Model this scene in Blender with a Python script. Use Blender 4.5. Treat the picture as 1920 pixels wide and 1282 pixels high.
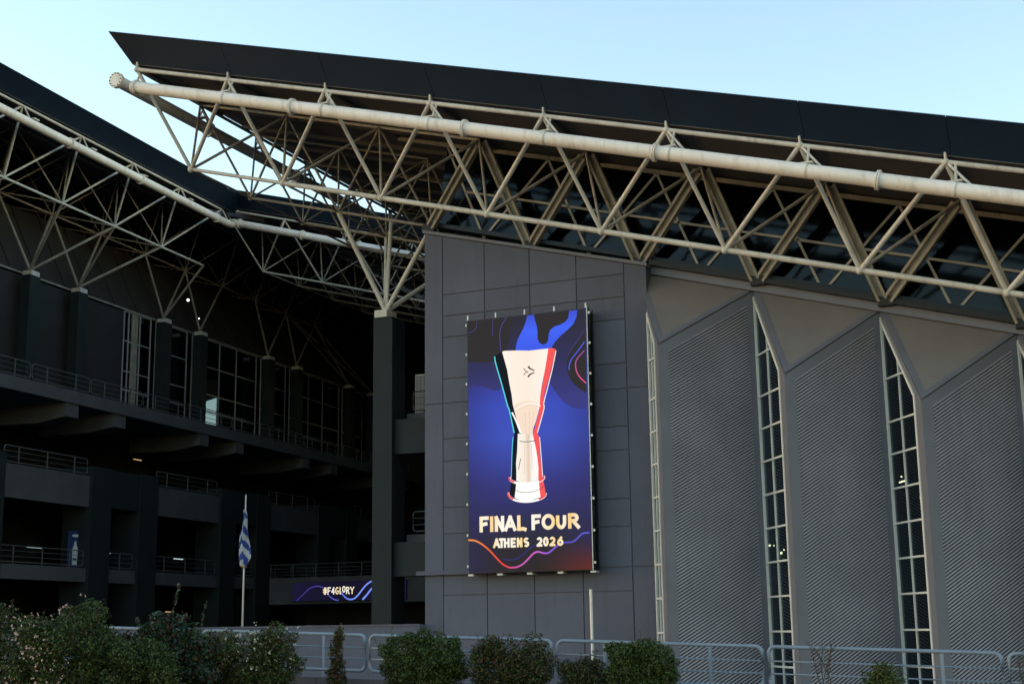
import bpy, math, random
from mathutils import Vector, Matrix
random.seed(7)
R = math.radians
scene = bpy.context.scene
for o in list(bpy.data.objects):
    bpy.data.objects.remove(o)
COL = scene.collection

# ------------------------------------------------------------------ camera
YAW, PITCH, ROLL = 0.40523, 0.20318, -0.01386
fwd = Vector((-math.sin(YAW)*math.cos(PITCH), math.cos(YAW)*math.cos(PITCH), math.sin(PITCH)))
rgt = Vector((math.cos(YAW), math.sin(YAW), 0))
upv = rgt.cross(fwd)
r2 = rgt*math.cos(ROLL) + upv*math.sin(ROLL)
u2 = -rgt*math.sin(ROLL) + upv*math.cos(ROLL)
cam_data = bpy.data.cameras.new('camera')
cam_data.sensor_width = 36
cam_data.lens = 2601.0/1920*36
cam_data.clip_start = 0.1
cam_data.clip_end = 5000
cam = bpy.data.objects.new('camera', cam_data)
m = Matrix.Identity(4)
for i in range(3):
    m[i][0] = r2[i]; m[i][1] = u2[i]; m[i][2] = -fwd[i]
m[0][3], m[1][3], m[2][3] = 0, 0, 1.7
cam.matrix_world = m
COL.objects.link(cam)
scene.camera = cam

# ------------------------------------------------------------------ sky, sun, exposure
SUN_EL, SUN_AZ = R(5), R(257)         # azimuth clockwise from +Y: low evening light behind the viewer
world = bpy.data.worlds.new('World')
scene.world = world
world.use_nodes = True
wn = world.node_tree
bg = wn.nodes['Background']
sky = wn.nodes.new('ShaderNodeTexSky')
sky.sky_type = 'NISHITA'
sky.sun_disc = False
sky.sun_elevation = SUN_EL
sky.sun_rotation = SUN_AZ
sky.altitude = 200
sky.air_density = 1.0
sky.dust_density = 0.3
sky.ozone_density = 1.0
wn.links.new(sky.outputs[0], bg.inputs[0])
bg.inputs[1].default_value = 0.15
sun_data = bpy.data.lights.new('sun', 'SUN')
sun_data.energy = 0.06
sun_data.angle = R(40)
sun_data.color = (1.0, 0.9, 0.78)
sun = bpy.data.objects.new('sun', sun_data)
COL.objects.link(sun)
sd = Vector((math.sin(SUN_AZ)*math.cos(SUN_EL), math.cos(SUN_AZ)*math.cos(SUN_EL), math.sin(SUN_EL)))
sun.rotation_euler = sd.to_track_quat('Z', 'Y').to_euler()
vs = scene.view_settings
vs.view_transform = 'Standard'
vs.look = 'None'
vs.gamma = 1
vs.use_curve_mapping = False
vs.exposure = 2.2

EXPO = 2.0**vs.exposure                  # screens and lamps keep their displayed brightness

# ------------------------------------------------------------------ materials
def new_mat(name):
    mt = bpy.data.materials.new(name); mt.use_nodes = True
    return mt, mt.node_tree, mt.node_tree.nodes['Principled BSDF']

def paint(name, c, rough=0.55, var=0.12, scale=1.2, bump=0.0, bscale=60, spec=0.35, metal=0.0, streak=None, streak_amt=0.5, drift=0.0):
    """painted surface: large soft tone drift, fine grain, optional vertical stains"""
    mt, nt, p = new_mat(name)
    tc = nt.nodes.new('ShaderNodeTexCoord')
    geo = nt.nodes.new('ShaderNodeNewGeometry')
    n1 = nt.nodes.new('ShaderNodeTexNoise'); n1.inputs['Scale'].default_value = scale; n1.inputs['Detail'].default_value = 5
    nt.links.new(geo.outputs['Position'], n1.inputs['Vector'])
    rp = nt.nodes.new('ShaderNodeValToRGB')
    rp.color_ramp.elements[0].position = 0.3; rp.color_ramp.elements[1].position = 0.7
    a = 1-var; b = 1+var
    rp.color_ramp.elements[0].color = (c[0]*a, c[1]*a, c[2]*a, 1)
    rp.color_ramp.elements[1].color = (min(1, c[0]*b), min(1, c[1]*b), min(1, c[2]*b), 1)
    nt.links.new(n1.outputs['Fac'], rp.inputs['Fac'])
    out = rp.outputs['Color']
    if streak is not None:
        mp = nt.nodes.new('ShaderNodeMapping'); mp.inputs['Scale'].default_value = (3.0, 3.0, 0.35)
        nt.links.new(geo.outputs['Position'], mp.inputs['Vector'])
        n2 = nt.nodes.new('ShaderNodeTexNoise'); n2.inputs['Scale'].default_value = 1.1; n2.inputs['Detail'].default_value = 8
        n2.inputs['Roughness'].default_value = 0.65
        nt.links.new(mp.outputs[0], n2.inputs['Vector'])
        r3 = nt.nodes.new('ShaderNodeValToRGB')
        r3.color_ramp.elements[0].position = 0.52; r3.color_ramp.elements[1].position = 0.75
        r3.color_ramp.elements[0].color = (0, 0, 0, 1); r3.color_ramp.elements[1].color = (streak_amt,)*3 + (1,)
        nt.links.new(n2.outputs['Fac'], r3.inputs['Fac'])
        mx = nt.nodes.new('ShaderNodeMixRGB'); mx.inputs['Color2'].default_value = (*streak, 1)
        nt.links.new(r3.outputs['Color'], mx.inputs['Fac']); nt.links.new(out, mx.inputs['Color1'])
        out = mx.outputs['Color']
    if drift:
        oi = nt.nodes.new('ShaderNodeObjectInfo'); dr = nt.nodes.new('ShaderNodeMapRange')
        dr.inputs['To Min'].default_value = 1-drift; dr.inputs['To Max'].default_value = 1+drift
        hs = nt.nodes.new('ShaderNodeHueSaturation')
        nt.links.new(oi.outputs['Random'], dr.inputs['Value']); nt.links.new(dr.outputs[0], hs.inputs['Value']); nt.links.new(out, hs.inputs['Color'])
        out = hs.outputs['Color']
    nt.links.new(out, p.inputs['Base Color'])
    p.inputs['Roughness'].default_value = rough
    p.inputs['Specular IOR Level'].default_value = spec
    p.inputs['Metallic'].default_value = metal
    if bump:
        n3 = nt.nodes.new('ShaderNodeTexNoise'); n3.inputs['Scale'].default_value = bscale; n3.inputs['Detail'].default_value = 4
        nt.links.new(geo.outputs['Position'], n3.inputs['Vector'])
        bp = nt.nodes.new('ShaderNodeBump'); bp.inputs['Strength'].default_value = bump; bp.inputs['Distance'].default_value = 0.02
        nt.links.new(n3.outputs['Fac'], bp.inputs['Height']); nt.links.new(bp.outputs['Normal'], p.inputs['Normal'])
    return mt

def emit(name, c, s=1.0):
    mt = bpy.data.materials.new(name); mt.use_nodes = True
    nt = mt.node_tree; nt.nodes.clear()
    e = nt.nodes.new('ShaderNodeEmission'); o = nt.nodes.new('ShaderNodeOutputMaterial')
    e.inputs[0].default_value = (*c, 1); e.inputs[1].default_value = s/EXPO
    nt.links.new(e.outputs[0], o.inputs[0])
    return mt

def srgb(r, g, b):
    def f(v):
        v /= 255
        return v/12.92 if v <= 0.04045 else ((v+0.055)/1.055)**2.4
    return (f(r), f(g), f(b))

def glass(name, tint=0.25, refl=1.45, rough=0.02):
    """window glass: tinted see-through pane with a clear reflection"""
    mt = bpy.data.materials.new(name); mt.use_nodes = True
    nt = mt.node_tree; nt.nodes.clear()
    o = nt.nodes.new('ShaderNodeOutputMaterial'); mx = nt.nodes.new('ShaderNodeMixShader')
    t = nt.nodes.new('ShaderNodeBsdfTransparent'); t.inputs[0].default_value = (tint*0.85, tint, tint*1.05, 1)
    g = nt.nodes.new('ShaderNodeBsdfGlossy'); g.inputs['Roughness'].default_value = rough
    g.inputs[0].default_value = (0.8, 0.9, 1, 1)
    lw = nt.nodes.new('ShaderNodeLayerWeight'); lw.inputs[0].default_value = 0.5
    pw = nt.nodes.new('ShaderNodeMath'); pw.operation = 'POWER'; pw.inputs[1].default_value = 4.0
    mr = nt.nodes.new('ShaderNodeMapRange'); mr.inputs['To Min'].default_value = ((refl-1)/(refl+1))**2; mr.inputs['To Max'].default_value = 0.9
    nt.links.new(lw.outputs['Facing'], pw.inputs[0]); nt.links.new(pw.outputs[0], mr.inputs['Value'])
    nt.links.new(mr.outputs[0], mx.inputs[0]); nt.links.new(t.outputs[0], mx.inputs[1]); nt.links.new(g.outputs[0], mx.inputs[2])
    nt.links.new(mx.outputs[0], o.inputs[0])
    return mt

M = {}
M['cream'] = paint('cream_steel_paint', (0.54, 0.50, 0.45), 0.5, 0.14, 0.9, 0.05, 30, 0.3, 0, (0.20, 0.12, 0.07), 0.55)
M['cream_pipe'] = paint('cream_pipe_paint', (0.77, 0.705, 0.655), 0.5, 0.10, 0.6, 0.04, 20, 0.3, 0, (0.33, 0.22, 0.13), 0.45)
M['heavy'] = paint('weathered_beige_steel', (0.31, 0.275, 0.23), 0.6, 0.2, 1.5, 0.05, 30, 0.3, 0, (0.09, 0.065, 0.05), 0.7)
M['rusty_shaded'] = paint('rust_run_and_shade_paint', (0.30, 0.26, 0.22), 0.6, 0.25, 0.8, 0.05, 30, 0.25, 0, (0.16, 0.085, 0.04), 0.8)  # rust runs on front braces; darker tone also paints roof shade on deep members
M['frame_beige'] = paint('beige_glazing_bar', (0.40, 0.37, 0.33), 0.5, 0.1, 2)
M['wall'] = paint('grey_wall_render', (0.100, 0.105, 0.145), 0.75, 0.08, 0.35, 0.12, 90, 0.2, 0, (0.075, 0.082, 0.098), 0.6, 0.06)
M['joint'] = paint('dark_joint', (0.03, 0.032, 0.035), 0.9, 0.05)
M['fascia'] = paint('dark_blue_fascia', (0.0045, 0.015, 0.034), 0.5, 0.12, 0.5, 0, 60, 0.35)
M['soffit'] = paint('brown_grey_soffit', (0.125, 0.112, 0.112), 0.8, 0.15, 0.5)
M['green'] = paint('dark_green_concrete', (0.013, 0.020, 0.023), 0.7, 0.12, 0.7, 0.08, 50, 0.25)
M['concrete'] = paint('grey_concrete', (0.085, 0.088, 0.10), 0.8, 0.14, 0.8, 0.1, 50, 0.2, 0, (0.09, 0.09, 0.09), 0.5)
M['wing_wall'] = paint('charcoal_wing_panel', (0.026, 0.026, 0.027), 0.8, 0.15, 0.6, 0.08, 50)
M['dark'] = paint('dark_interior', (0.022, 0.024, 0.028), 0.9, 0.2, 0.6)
M['brownpanel'] = paint('brown_grey_panel', (0.035, 0.030, 0.027), 0.8, 0.12, 0.6)
M['clad'] = paint('grey_corrugated_metal', (0.265, 0.248, 0.285), 0.5, 0.13, 0.55, 0, 60, 0.4, 0.0, (0.13, 0.135, 0.145), 0.4)
M['clad_gap_shade'] = paint('rib_gap_shade', (0.035, 0.038, 0.044), 0.8, 0.1)  # shade of rib undersides and grooves put into the colour
M['trim'] = paint('grey_metal_trim', (0.135, 0.138, 0.172), 0.5, 0.08, 0.8, 0, 60, 0.4)
M['white'] = paint('white_window_frame', (0.62, 0.62, 0.60), 0.45, 0.08, 2.0, 0, 60, 0.4)
M['frame_grey'] = paint('grey_window_frame', (0.33, 0.335, 0.345), 0.45, 0.08, 2.0, 0, 60, 0.4)
M['rail'] = paint('blue_grey_rail_paint', (0.18, 0.225, 0.29), 0.45, 0.1, 2.5, 0, 60, 0.4, 0, (0.14, 0.16, 0.18), 0.4)
M['railgrey'] = paint('grey_rail_paint', (0.095, 0.10, 0.112), 0.5, 0.1, 2.5)
M['glass'] = glass('dark_window_glass', 0.65, 1.35)
M['glass_dark'] = glass('dark_clerestory_glass', 0.4, 1.3, 0.08)
M['glass_wing'] = glass('wing_window_glass', 0.5, 1.95)
M['black'] = paint('black_steel', (0.012, 0.013, 0.015), 0.5, 0.1)
M['steel'] = paint('galvanised_steel', (0.5, 0.51, 0.52), 0.4, 0.1, 4, 0, 60, 0.5, 0.3)
M['asphalt'] = paint('asphalt', (0.05, 0.05, 0.052), 0.9, 0.2, 1.5, 0.3, 40)
M['soil'] = paint('dry_soil_verge', (0.09, 0.075, 0.055), 0.95, 0.3, 1.5, 0.4, 30)
M['bark'] = paint('brown_bark', (0.07, 0.05, 0.035), 0.9, 0.25, 8)
M['lamp'] = emit('lamp_light', (1.0, 0.95, 0.85), 6)
M['lamp_warm'] = emit('warm_lamp_light', (1.0, 0.66, 0.3), 0.7)
M['tube'] = emit('tube_light', (0.75, 0.95, 1.0), 0.9)

# ribbed soffit sheet: fine relief only
mt = M['sheet'] = paint('grey_ribbed_sheet', (0.185, 0.166, 0.162), 0.55, 0.1, 0.5, 0, 60, 0.35)
nt = mt.node_tree; p = nt.nodes['Principled BSDF']
geo = nt.nodes.new('ShaderNodeNewGeometry')
wv = nt.nodes.new('ShaderNodeTexWave'); wv.bands_direction = 'Z'; wv.inputs['Scale'].default_value = 2.4; wv.inputs['Distortion'].default_value = 0.0
mp = nt.nodes.new('ShaderNodeMapping'); mp.inputs['Rotation'].default_value = (0, R(-15.5), 0)
nt.links.new(geo.outputs['Position'], mp.inputs['Vector']); nt.links.new(mp.outputs[0], wv.inputs['Vector'])
bp = nt.nodes.new('ShaderNodeBump'); bp.inputs['Strength'].default_value = 0.13; bp.inputs['Distance'].default_value = 0.03
nt.links.new(wv.outputs['Fac'], bp.inputs['Height']); nt.links.new(bp.outputs['Normal'], p.inputs['Normal'])

# ------------------------------------------------------------------ mesh helpers
class MB:
    def __init__(s): s.v = []; s.f = []; s.mi = []
    def quad(s, a, b, c, d, mi=0):
        n = len(s.v); s.v += [tuple(a), tuple(b), tuple(c), tuple(d)]; s.f.append((n, n+1, n+2, n+3)); s.mi.append(mi)
    def poly(s, pts, mi=0):
        n = len(s.v); s.v += [tuple(q) for q in pts]; s.f.append(tuple(range(n, n+len(pts)))); s.mi.append(mi)
    def prism(s, pts, d, mi=0):
        """closed solid: outline pts swept by vector d"""
        d = Vector(d); n = len(s.v); k = len(pts)
        s.v += [tuple(q) for q in pts] + [tuple(Vector(q)+d) for q in pts]
        s.f.append(tuple(range(n, n+k))); s.f.append(tuple(reversed(range(n+k, n+2*k)))); s.mi += [mi, mi]
        for i in range(k):
            j = (i+1) % k
            s.f.append((n+i, n+k+i, n+k+j, n+j)); s.mi.append(mi)
    def box(s, x0, x1, y0, y1, z0, z1, mi=0):
        s.prism([(x0, y0, z0), (x1, y0, z0), (x1, y1, z0), (x0, y1, z0)], (0, 0, z1-z0), mi)
    def bar(s, a, b, w, h, mi=0, up=(0, 0, 1)):
        """box beam from a to b, w wide, h high"""
        a = Vector(a); b = Vector(b); d = (b-a); dn = d.normalized(); up = Vector(up)
        if abs(dn.dot(up)) > 0.98: up = Vector((0, 1, 0))
        sx = dn.cross(up).normalized()*w/2; sy = sx.cross(dn).normalized()*h/2
        s.prism([a-sx-sy, a+sx-sy, a+sx+sy, a-sx+sy], d, mi)
    def tube(s, a, b, r, n=10, r1=None, mi=0):
        a = Vector(a); b = Vector(b); d = b-a; r1 = r if r1 is None else r1
        q = d.to_track_quat('Z', 'Y'); ca = []; cb = []
        for i in range(n):
            t = 2*math.pi*i/n; e = q @ Vector((math.cos(t), math.sin(t), 0))
            ca.append(a+e*r); cb.append(b+e*r1)
        k = len(s.v); s.v += [tuple(x) for x in ca+cb]
        for i in range(n):
            j = (i+1) % n; s.f.append((k+i, k+j, k+n+j, k+n+i)); s.mi.append(mi)
        s.f.append(tuple(reversed(range(k, k+n)))); s.f.append(tuple(range(k+n, k+2*n))); s.mi += [mi, mi]
    def path(s, pts, r, n=8, mi=0):
        """round bar swept along a polyline"""
        pts = [Vector(q) for q in pts]; k0 = len(s.v); L = len(pts)
        for i, q in enumerate(pts):
            t = (pts[min(i+1, L-1)] - pts[max(i-1, 0)]).normalized()
            qq = t.to_track_quat('Z', 'Y')
            for j in range(n):
                an = 2*math.pi*j/n
                s.v.append(tuple(q + qq @ Vector((math.cos(an)*r, math.sin(an)*r, 0))))
        for i in range(L-1):
            for j in range(n):
                jj = (j+1) % n
                s.f.append((k0+i*n+j, k0+i*n+jj, k0+(i+1)*n+jj, k0+(i+1)*n+j)); s.mi.append(mi)
    def build(s, name, mat, parent=None, smooth=False, loc=None):
        me = bpy.data.meshes.new(name); me.from_pydata(s.v, [], s.f)
        mats = mat if isinstance(mat, (list, tuple)) else [mat]
        for q in mats: me.materials.append(q)
        if len(mats) > 1: me.polygons.foreach_set('material_index', s.mi)
        if smooth: me.polygons.foreach_set('use_smooth', [True]*len(me.polygons))
        me.update()
        o = bpy.data.objects.new(name, me); COL.objects.link(o)
        if parent is not None: o.parent = parent
        if loc is not None: o.location = loc
        return o

def tag(o, label=None, cat=None, group=None, kind=None):
    if label: o['label'] = label
    if cat: o['category'] = cat
    if group: o['group'] = group
    if kind: o['kind'] = kind
    return o

def empty(name, loc=(0, 0, 0), rz=0.0):
    o = bpy.data.objects.new(name, None); o.location = loc; o.rotation_euler = (0, 0, rz); o.empty_display_size = 0.5
    COL.objects.link(o); return o

_unit = {}
def rod(name, a, b, r, mat, parent, n=12):
    """round steel member: shared unit cylinder, one object per member"""
    key = (mat.name, n)
    if key not in _unit:
        mb = MB(); mb.tube((0, 0, 0), (0, 0, 1), 1, n)
        me = bpy.data.meshes.new('member'); me.from_pydata(mb.v, [], mb.f); me.materials.append(mat)
        me.polygons.foreach_set('use_smooth', [len(q.vertices) == 4 for q in me.polygons]); me.update()
        _unit[key] = me
    a = Vector(a); b = Vector(b); d = b-a
    o = bpy.data.objects.new(name, _unit[key]); COL.objects.link(o)
    o.parent = parent; o.location = a; o.rotation_mode = 'QUATERNION'
    o.rotation_quaternion = d.to_track_quat('Z', 'Y'); o.scale = (r, r, d.length)
    return o
_ball = {}
def ball(name, c, r, mat, parent):
    if mat.name not in _ball:
        vs_, fs_ = [], []
        nu, nv = 12, 7
        for j in range(1, nv):
            t = math.pi*j/nv
            for i in range(nu):
                u = 2*math.pi*i/nu; vs_.append((math.sin(t)*math.cos(u), math.sin(t)*math.sin(u), math.cos(t)))
        vs_ += [(0, 0, 1), (0, 0, -1)]
        for j in range(nv-2):
            for i in range(nu):
                k = (i+1) % nu; fs_.append((j*nu+i, (j+1)*nu+i, (j+1)*nu+k, j*nu+k))
        for i in range(nu):
            k = (i+1) % nu
            fs_.append((nu*(nv-1), i, k)); fs_.append((nu*(nv-1)+1, (nv-2)*nu+k, (nv-2)*nu+i))
        me = bpy.data.meshes.new('node'); me.from_pydata(vs_, [], fs_); me.materials.append(mat)
        me.polygons.foreach_set('use_smooth', [True]*len(me.polygons)); me.update(); _ball[mat.name] = me
    o = bpy.data.objects.new(name, _ball[mat.name]); COL.objects.link(o)
    o.parent = parent; o.location = c; o.scale = (r, r, r)
    return o

# ------------------------------------------------------------------ ground
g = MB(); g.quad((-900, -900, -2.0), (900, -900, -2.0), (900, 1500, -2.0), (-900, 1500, -2.0))
tag(g.build('ground', M['asphalt']), kind='structure')
def verge_z(x): return min(1.0, 0.42-0.035*(x+18.5))
g = MB()
g.prism([(-60, 33.35, -1.99), (-60, 33.35, verge_z(-60)-.25), (30, 33.35, verge_z(30)-.25), (30, 33.35, -1.99)], (0, -12.35, 0))
tag(g.build('verge', M['soil']), kind='structure')
g = MB(); g.quad((-120, -60, -0.02), (120, -60, -0.02), (120, 21, -0.02), (-120, 21, -0.02))
g.box(-120, 120, 20.0, 21.0, -1.99, -0.03)
tag(g.build('road', M['asphalt']), kind='structure')
g = MB()
for x0 in range(-60, 30, 5):
    g.prism([(x0+.01, 33.3, -1.98), (x0+4.99, 33.3, -1.98), (x0+4.99, 33.3, verge_z(x0+5)), (x0+.01, 33.3, verge_z(x0))], (0, -0.3, 0))
o = g.build('kerb_wall', M['concrete']); tag(o, 'low concrete kerb wall carrying the blue-grey railings', 'wall')

# ------------------------------------------------------------------ sports hall
SL = 0.2766
def roof_z(x): return 27.25 - SL*(x+39.2)       # underside of the pitched roof plane
def bot_z(x): return 22.69 - SL*(x+37.7)
hall = empty('sports_hall', (-22, 54, -2))
tag(hall, 'grey sports hall with giant screen, corrugated bays and steel truss roof', 'building')
HO = Vector((-22, 54, -2))
# parts of the hall are written in world metres
def hb(mb, name, mat, parent=None, smooth=False):
    o = mb.build(name, mat, parent or hall, smooth)
    if parent is None: o.location = -HO
    return o
def hrod(name, a, b, r, mat=None): return rod(name, Vector(a)-HO, Vector(b)-HO, r, mat or M['cream'], hall)
def hball(name, c, r, mat=None): return ball(name, Vector(c)-HO, r, mat or M['cream'], hall)

# tower wall: recessed body with panels set proud
def top_z(x): return 19.2 - 0.2622*(x+27.4)
b = MB()
b.prism([(-27.38, 54.05, -2), (-17.02, 54.05, -2), (-17.02, 54.05, top_z(-17.02)), (-27.38, 54.05, top_z(-27.38))], (0, 6, 0))
tower = hb(b, 'wall', M['wall'])
LV = [16.25, 15.27, 14.31, 12.45, 11.37, 9.8, 8.82, 6.82, 5.7, 4.06, 3.1, 0.6, -2.0]
CX = [-26.5, -24.45, -22.3, -20.14, -18.0]
G = 0.022
def wall_panel(x0, x1, z0, z1a, z1b):
    p_ = MB(); p_.prism([(x0+G, 54.0, z0+G), (x1-G, 54.0, z0+G), (x1-G, 54.0, z1b-G), (x0+G, 54.0, z1a-G)], (0, 0.055, 0))
    o = p_.build('wall_panel', M['wall'], tower); return o
for i in range(4):
    x0, x1 = CX[i], CX[i+1]
    wall_panel(x0, x1, LV[0], top_z(x0), top_z(x1))
    for j in range(len(LV)-1):
        wall_panel(x0, x1, LV[j+1], LV[j], LV[j])
for x0, x1 in ((-27.4, -26.5), (-18.0, -17.0)):
    wall_panel(x0, x1, 11.37, top_z(x0), top_z(x1)); wall_panel(x0, x1, 4.06, 11.37, 11.37); wall_panel(x0, x1, -2.0, 4.06, 4.06)
b = MB(); b.box(-27.72, -24.2, 53.8, 53.998, 3.96, 4.14); b.build('ledge', M['wall'], tower)
b = MB(); b.prism([(-27.45, 53.9, top_z(-27.45)), (-16.95, 53.9, top_z(-16.95)), (-16.95, 53.9, top_z(-16.95)+.14), (-27.45, 53.9, top_z(-27.45)+.14)], (0, 0.5, 0))
b.build('coping', M['trim'], tower)

# dark inside of the hall, closed to the sky
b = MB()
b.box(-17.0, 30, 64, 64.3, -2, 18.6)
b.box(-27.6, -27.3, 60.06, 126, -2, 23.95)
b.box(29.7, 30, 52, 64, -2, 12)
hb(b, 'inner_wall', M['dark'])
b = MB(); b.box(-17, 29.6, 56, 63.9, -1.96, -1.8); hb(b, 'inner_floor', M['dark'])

# saw-tooth bays with tall window, corrugated sheet, sloping cap
ang = R(33); DW = Vector((math.sin(ang), -math.cos(ang), 0)); NW = Vector((-math.cos(ang), -math.sin(ang), 0)); LW = 3.02
ZLEV = [0.12+1.32*k for k in range(-1, 9)]
def bay(k):
    A = Vector((-12.7+5*k, 54.85, 15.13-1.383*k)); A2 = A+Vector((5, 0, -1.383))
    zr = 11.1-1.383*k + (0.25 if k < 0 else 0)
    Rp = Vector((A.x+DW.x*LW, A.y+DW.y*LW, zr))
    def W(u, z, d=0.0): return Vector((A.x+DW.x*u, A.y+DW.y*u, z)) + NW*d
    def zt(u): return A.z + (zr-A.z)*u/LW
    u0 = 1.52 if k < 0 else 0.02; u1 = 2.52
    zs = zr - 0.28
    # window
    f = MB()
    def strip(a, b_, w=0.085, mb=None): (mb or f).bar(a, b_, 0.09, w, up=NW)
    f.bar(W(u0+.045, -2.2, .02), W(u0+.045, zt(u0)-.25, .02), .11, .09, up=NW)
    f.bar(W(u1-.045, -2.2, .02), W(u1-.045, zt(u1)-.42, .02), .11, .09, up=NW)
    f.bar(W(u0+.02, zt(u0)-.33, .023), W(u1-.02, zt(u1)-.45, .023), .11, .10, up=NW)
    win = hb(f, 'window', M['white'])
    um = (u0+u1)/2
    lev = [z for z in ZLEV if z < zs-1.0] + [zs-.15]
    if k >= 0: lev += [zs+1.55]
    for z in lev:
        ue = u1-.05
        while zt(ue)-.45 < z and ue > u0+.2: ue -= .02
        q = MB(); q.bar(W(u0+.05, z, .018), W(ue, z, .018), .07, .075, up=NW); q.build('mullion', M['white'], win)
    q = MB(); q.bar(W(um, -2.2, .015), W(um, zt(um)-.42, .015), .06, .065, up=NW); q.build('mullion', M['white'], win)
    zz = [-2.2]+lev+[99]
    for c0, c1 in ((u0+.05, um-.03), (um+.03, u1-.05)):
        for i in range(len(zz)-1):
            z0, z1 = zz[i]+.03, zz[i+1]-.03
            ta, tb = min(z1, zt(c0)-.4), min(z1, zt(c1)-.4)
            if ta <= z0+.05: continue
            pts = [W(c0, z0, -.01)]
            if tb > z0+.02: pts += [W(c1, z0, -.01), W(c1, tb, -.01)]
            else:
                uu = c0 + (c1-c0)*(zt(c0)-.4-z0)/max(1e-6, (zt(c0)-zt(c1))); pts += [W(min(uu, c1), z0, -.01)]
            if ta > tb and tb > z0+.02 and tb < z1-.001 and ta >= z1-.001:
                uu = c0 + (c1-c0)*(zt(c0)-.4-z1)/max(1e-6, (zt(c0)-zt(c1))); pts.append(W(min(max(uu, c0), c1), z1, -.01))
            pts.append(W(c0, ta, -.01))
            q = MB(); q.prism(pts, NW*-.012); q.build('pane', M['glass'], win)
    # grey post between window and ridge
    b = MB(); b.prism([W(u1+.003, -2.2, .03), W(LW-.01, -2.2, .03), W(LW-.01, zt(LW)-.02, .03), W(u1+.003, zt(u1)-.02, .03)], NW*-.12)
    b.prism([W(u0, zt(u0)-.30, .035), W(u1+.1, zt(u1+.1)-.42, .035), W(u1+.1, zt(u1+.1)-.02, .035), W(u0, zt(u0)+.02, .035)], NW*-.12)
    hb(b, 'corner_post', M['trim'])
    # corrugated sheet
    e = Vector((A2.x-Rp.x, A2.y-Rp.y, 0)); LC = e.length; e.normalize(); N = Vector((e.y, -e.x, 0))
    dz = (A2.z-Rp.z)/LC
    def Cc(v, z, d=0.0): return Vector((Rp.x+e.x*v, Rp.y+e.y*v, Rp.z+dz*v+z)) + N*d
    v0, v1 = 0.40, LC-0.32
    pitch = 0.130; prof = []
    z = -0.46
    nn = int((Rp.z+2.6+2.8)/pitch)+1
    for i in range(nn):
        prof += [(z, 0.0), (z-.076, .014), (z-.080, -.075), (z-.126, -.075)]; z -= pitch
    c = MB(); n0 = 0
    for (q, d) in prof: c.v += [tuple(Cc(v0, q, d)), tuple(Cc(v1, q, d))]
    for i in range(len(prof)-1): c.f.append((2*i, 2*i+2, 2*i+3, 2*i+1)); c.mi.append(0 if i % 4 == 0 else 1)
    hb(c, 'corrugated_sheet', [M['clad'], M['clad_gap_shade']])
    t = MB()
    zb = -2.4
    for (a, b2) in ((0.0, v0), (v1, LC)):
        pa, pb = Cc(a, -.02, .012), Cc(b2, -.02, .012)
        t.prism([(pa.x, pa.y, zb), (pb.x, pb.y, zb), tuple(pb), tuple(pa)], N*-.06)
    t.prism([Cc(v0+.002, -.46, .012), Cc(v1-.002, -.46, .012), Cc(v1-.002, -.02, .012), Cc(v0+.002, -.02, .012)], N*-.06)
    hb(t, 'cladding_trim', M['trim'])
    # sloping triangular cap
    nrm = (A2-A).cross(Rp-A).normalized()
    if nrm.z < 0: nrm = -nrm
    s_ = MB(); s_.prism([A, A2, Rp], nrm*.05); hb(s_, 'sloping_cap', M['sheet'])
    s_ = MB()
    cen = (A+A2+Rp)/3
    def inn(p_, t): return p_ + (cen-p_)*t
    for p1, p2 in ((A, Rp), (Rp, A2)):
        s_.prism([p1+nrm*.051, p2+nrm*.051, inn(p2, .14)+nrm*.051, inn(p1, .14)+nrm*.051], nrm*.012)
    hb(s_, 'cap_trim', M['trim'])
for k in range(-1, 5): bay(k)

# gutter beams and flashing along the top of the bays
def sloped(y0, y1, za, zb, x0=-17.0, x1=25.0):
    def zl(x): return 15.13-SL*(x+12.7)
    b = MB(); b.prism([(x0, y0, zl(x0)+za), (x1, y0, zl(x1)+za), (x1, y0, zl(x1)+zb), (x0, y0, zl(x0)+zb)], (0, y1-y0, 0)); return b
hb(sloped(54.6, 55.2, -.05, .30), 'flashing', M['trim'])
hb(sloped(54.35, 55.2, .303, .52), 'gutter', M['black'])
hb(sloped(54.55, 55.2, .523, .72, -27.3), 'gutter', M['fascia'])

# clerestory glazing: heavy V struts, thin mullions, dark glass
def Vp(k): return Vector((-22.4+5*(k), 54.45, 18.25-1.383*k))
def Tn(i, j=0): x = -39.2+5*i; return Vector((x, 48.2+4.85*j, roof_z(x)-.25))
def Bn(i, j=0): x = -37.7+5*i; return Vector((x, 50.5+4.85*j, bot_z(x)))
def heavy(a, b_):
    d = (b_-a).normalized(); sd_ = d.cross(Vector((0, 1, 0))).normalized()
    m_ = MB()
    for s in (-1, 1):
        m_.bar(a+sd_*.15*s, b_+sd_*.15*s, .11, .30, up=(0, 1, 0))
    m_.bar(a+Vector((0, .06, 0)), b_+Vector((0, .06, 0)), .20, .12, up=(0, 1, 0))
    hb(m_, 'heavy_strut', M['heavy'])
for k in range(-1, 8):
    v = Vp(k)
    for i in (k+3, k+4):
        tnode = Tn(i, 1)
        if k == -1 and i == 2: continue
        heavy(v+Vector((0.12 if i == k+4 else -.12, 0, 0)), tnode+Vector((-.15 if i == k+4 else .15, .1, -.1)))
    gs = MB(); gs.box(v.x-.3, v.x+.3, v.y-.12, v.y+.2, v.z-.25, v.z+.1); hb(gs, 'gusset', M['black'])
def gz(p_): return Vector((p_.x, 55.0, p_.z))
def mull(a, b_):
    m_ = MB(); m_.bar(a, b_, .10, .06, up=(0, 1, 0)); hb(m_, 'mullion', M['frame_beige'])
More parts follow.
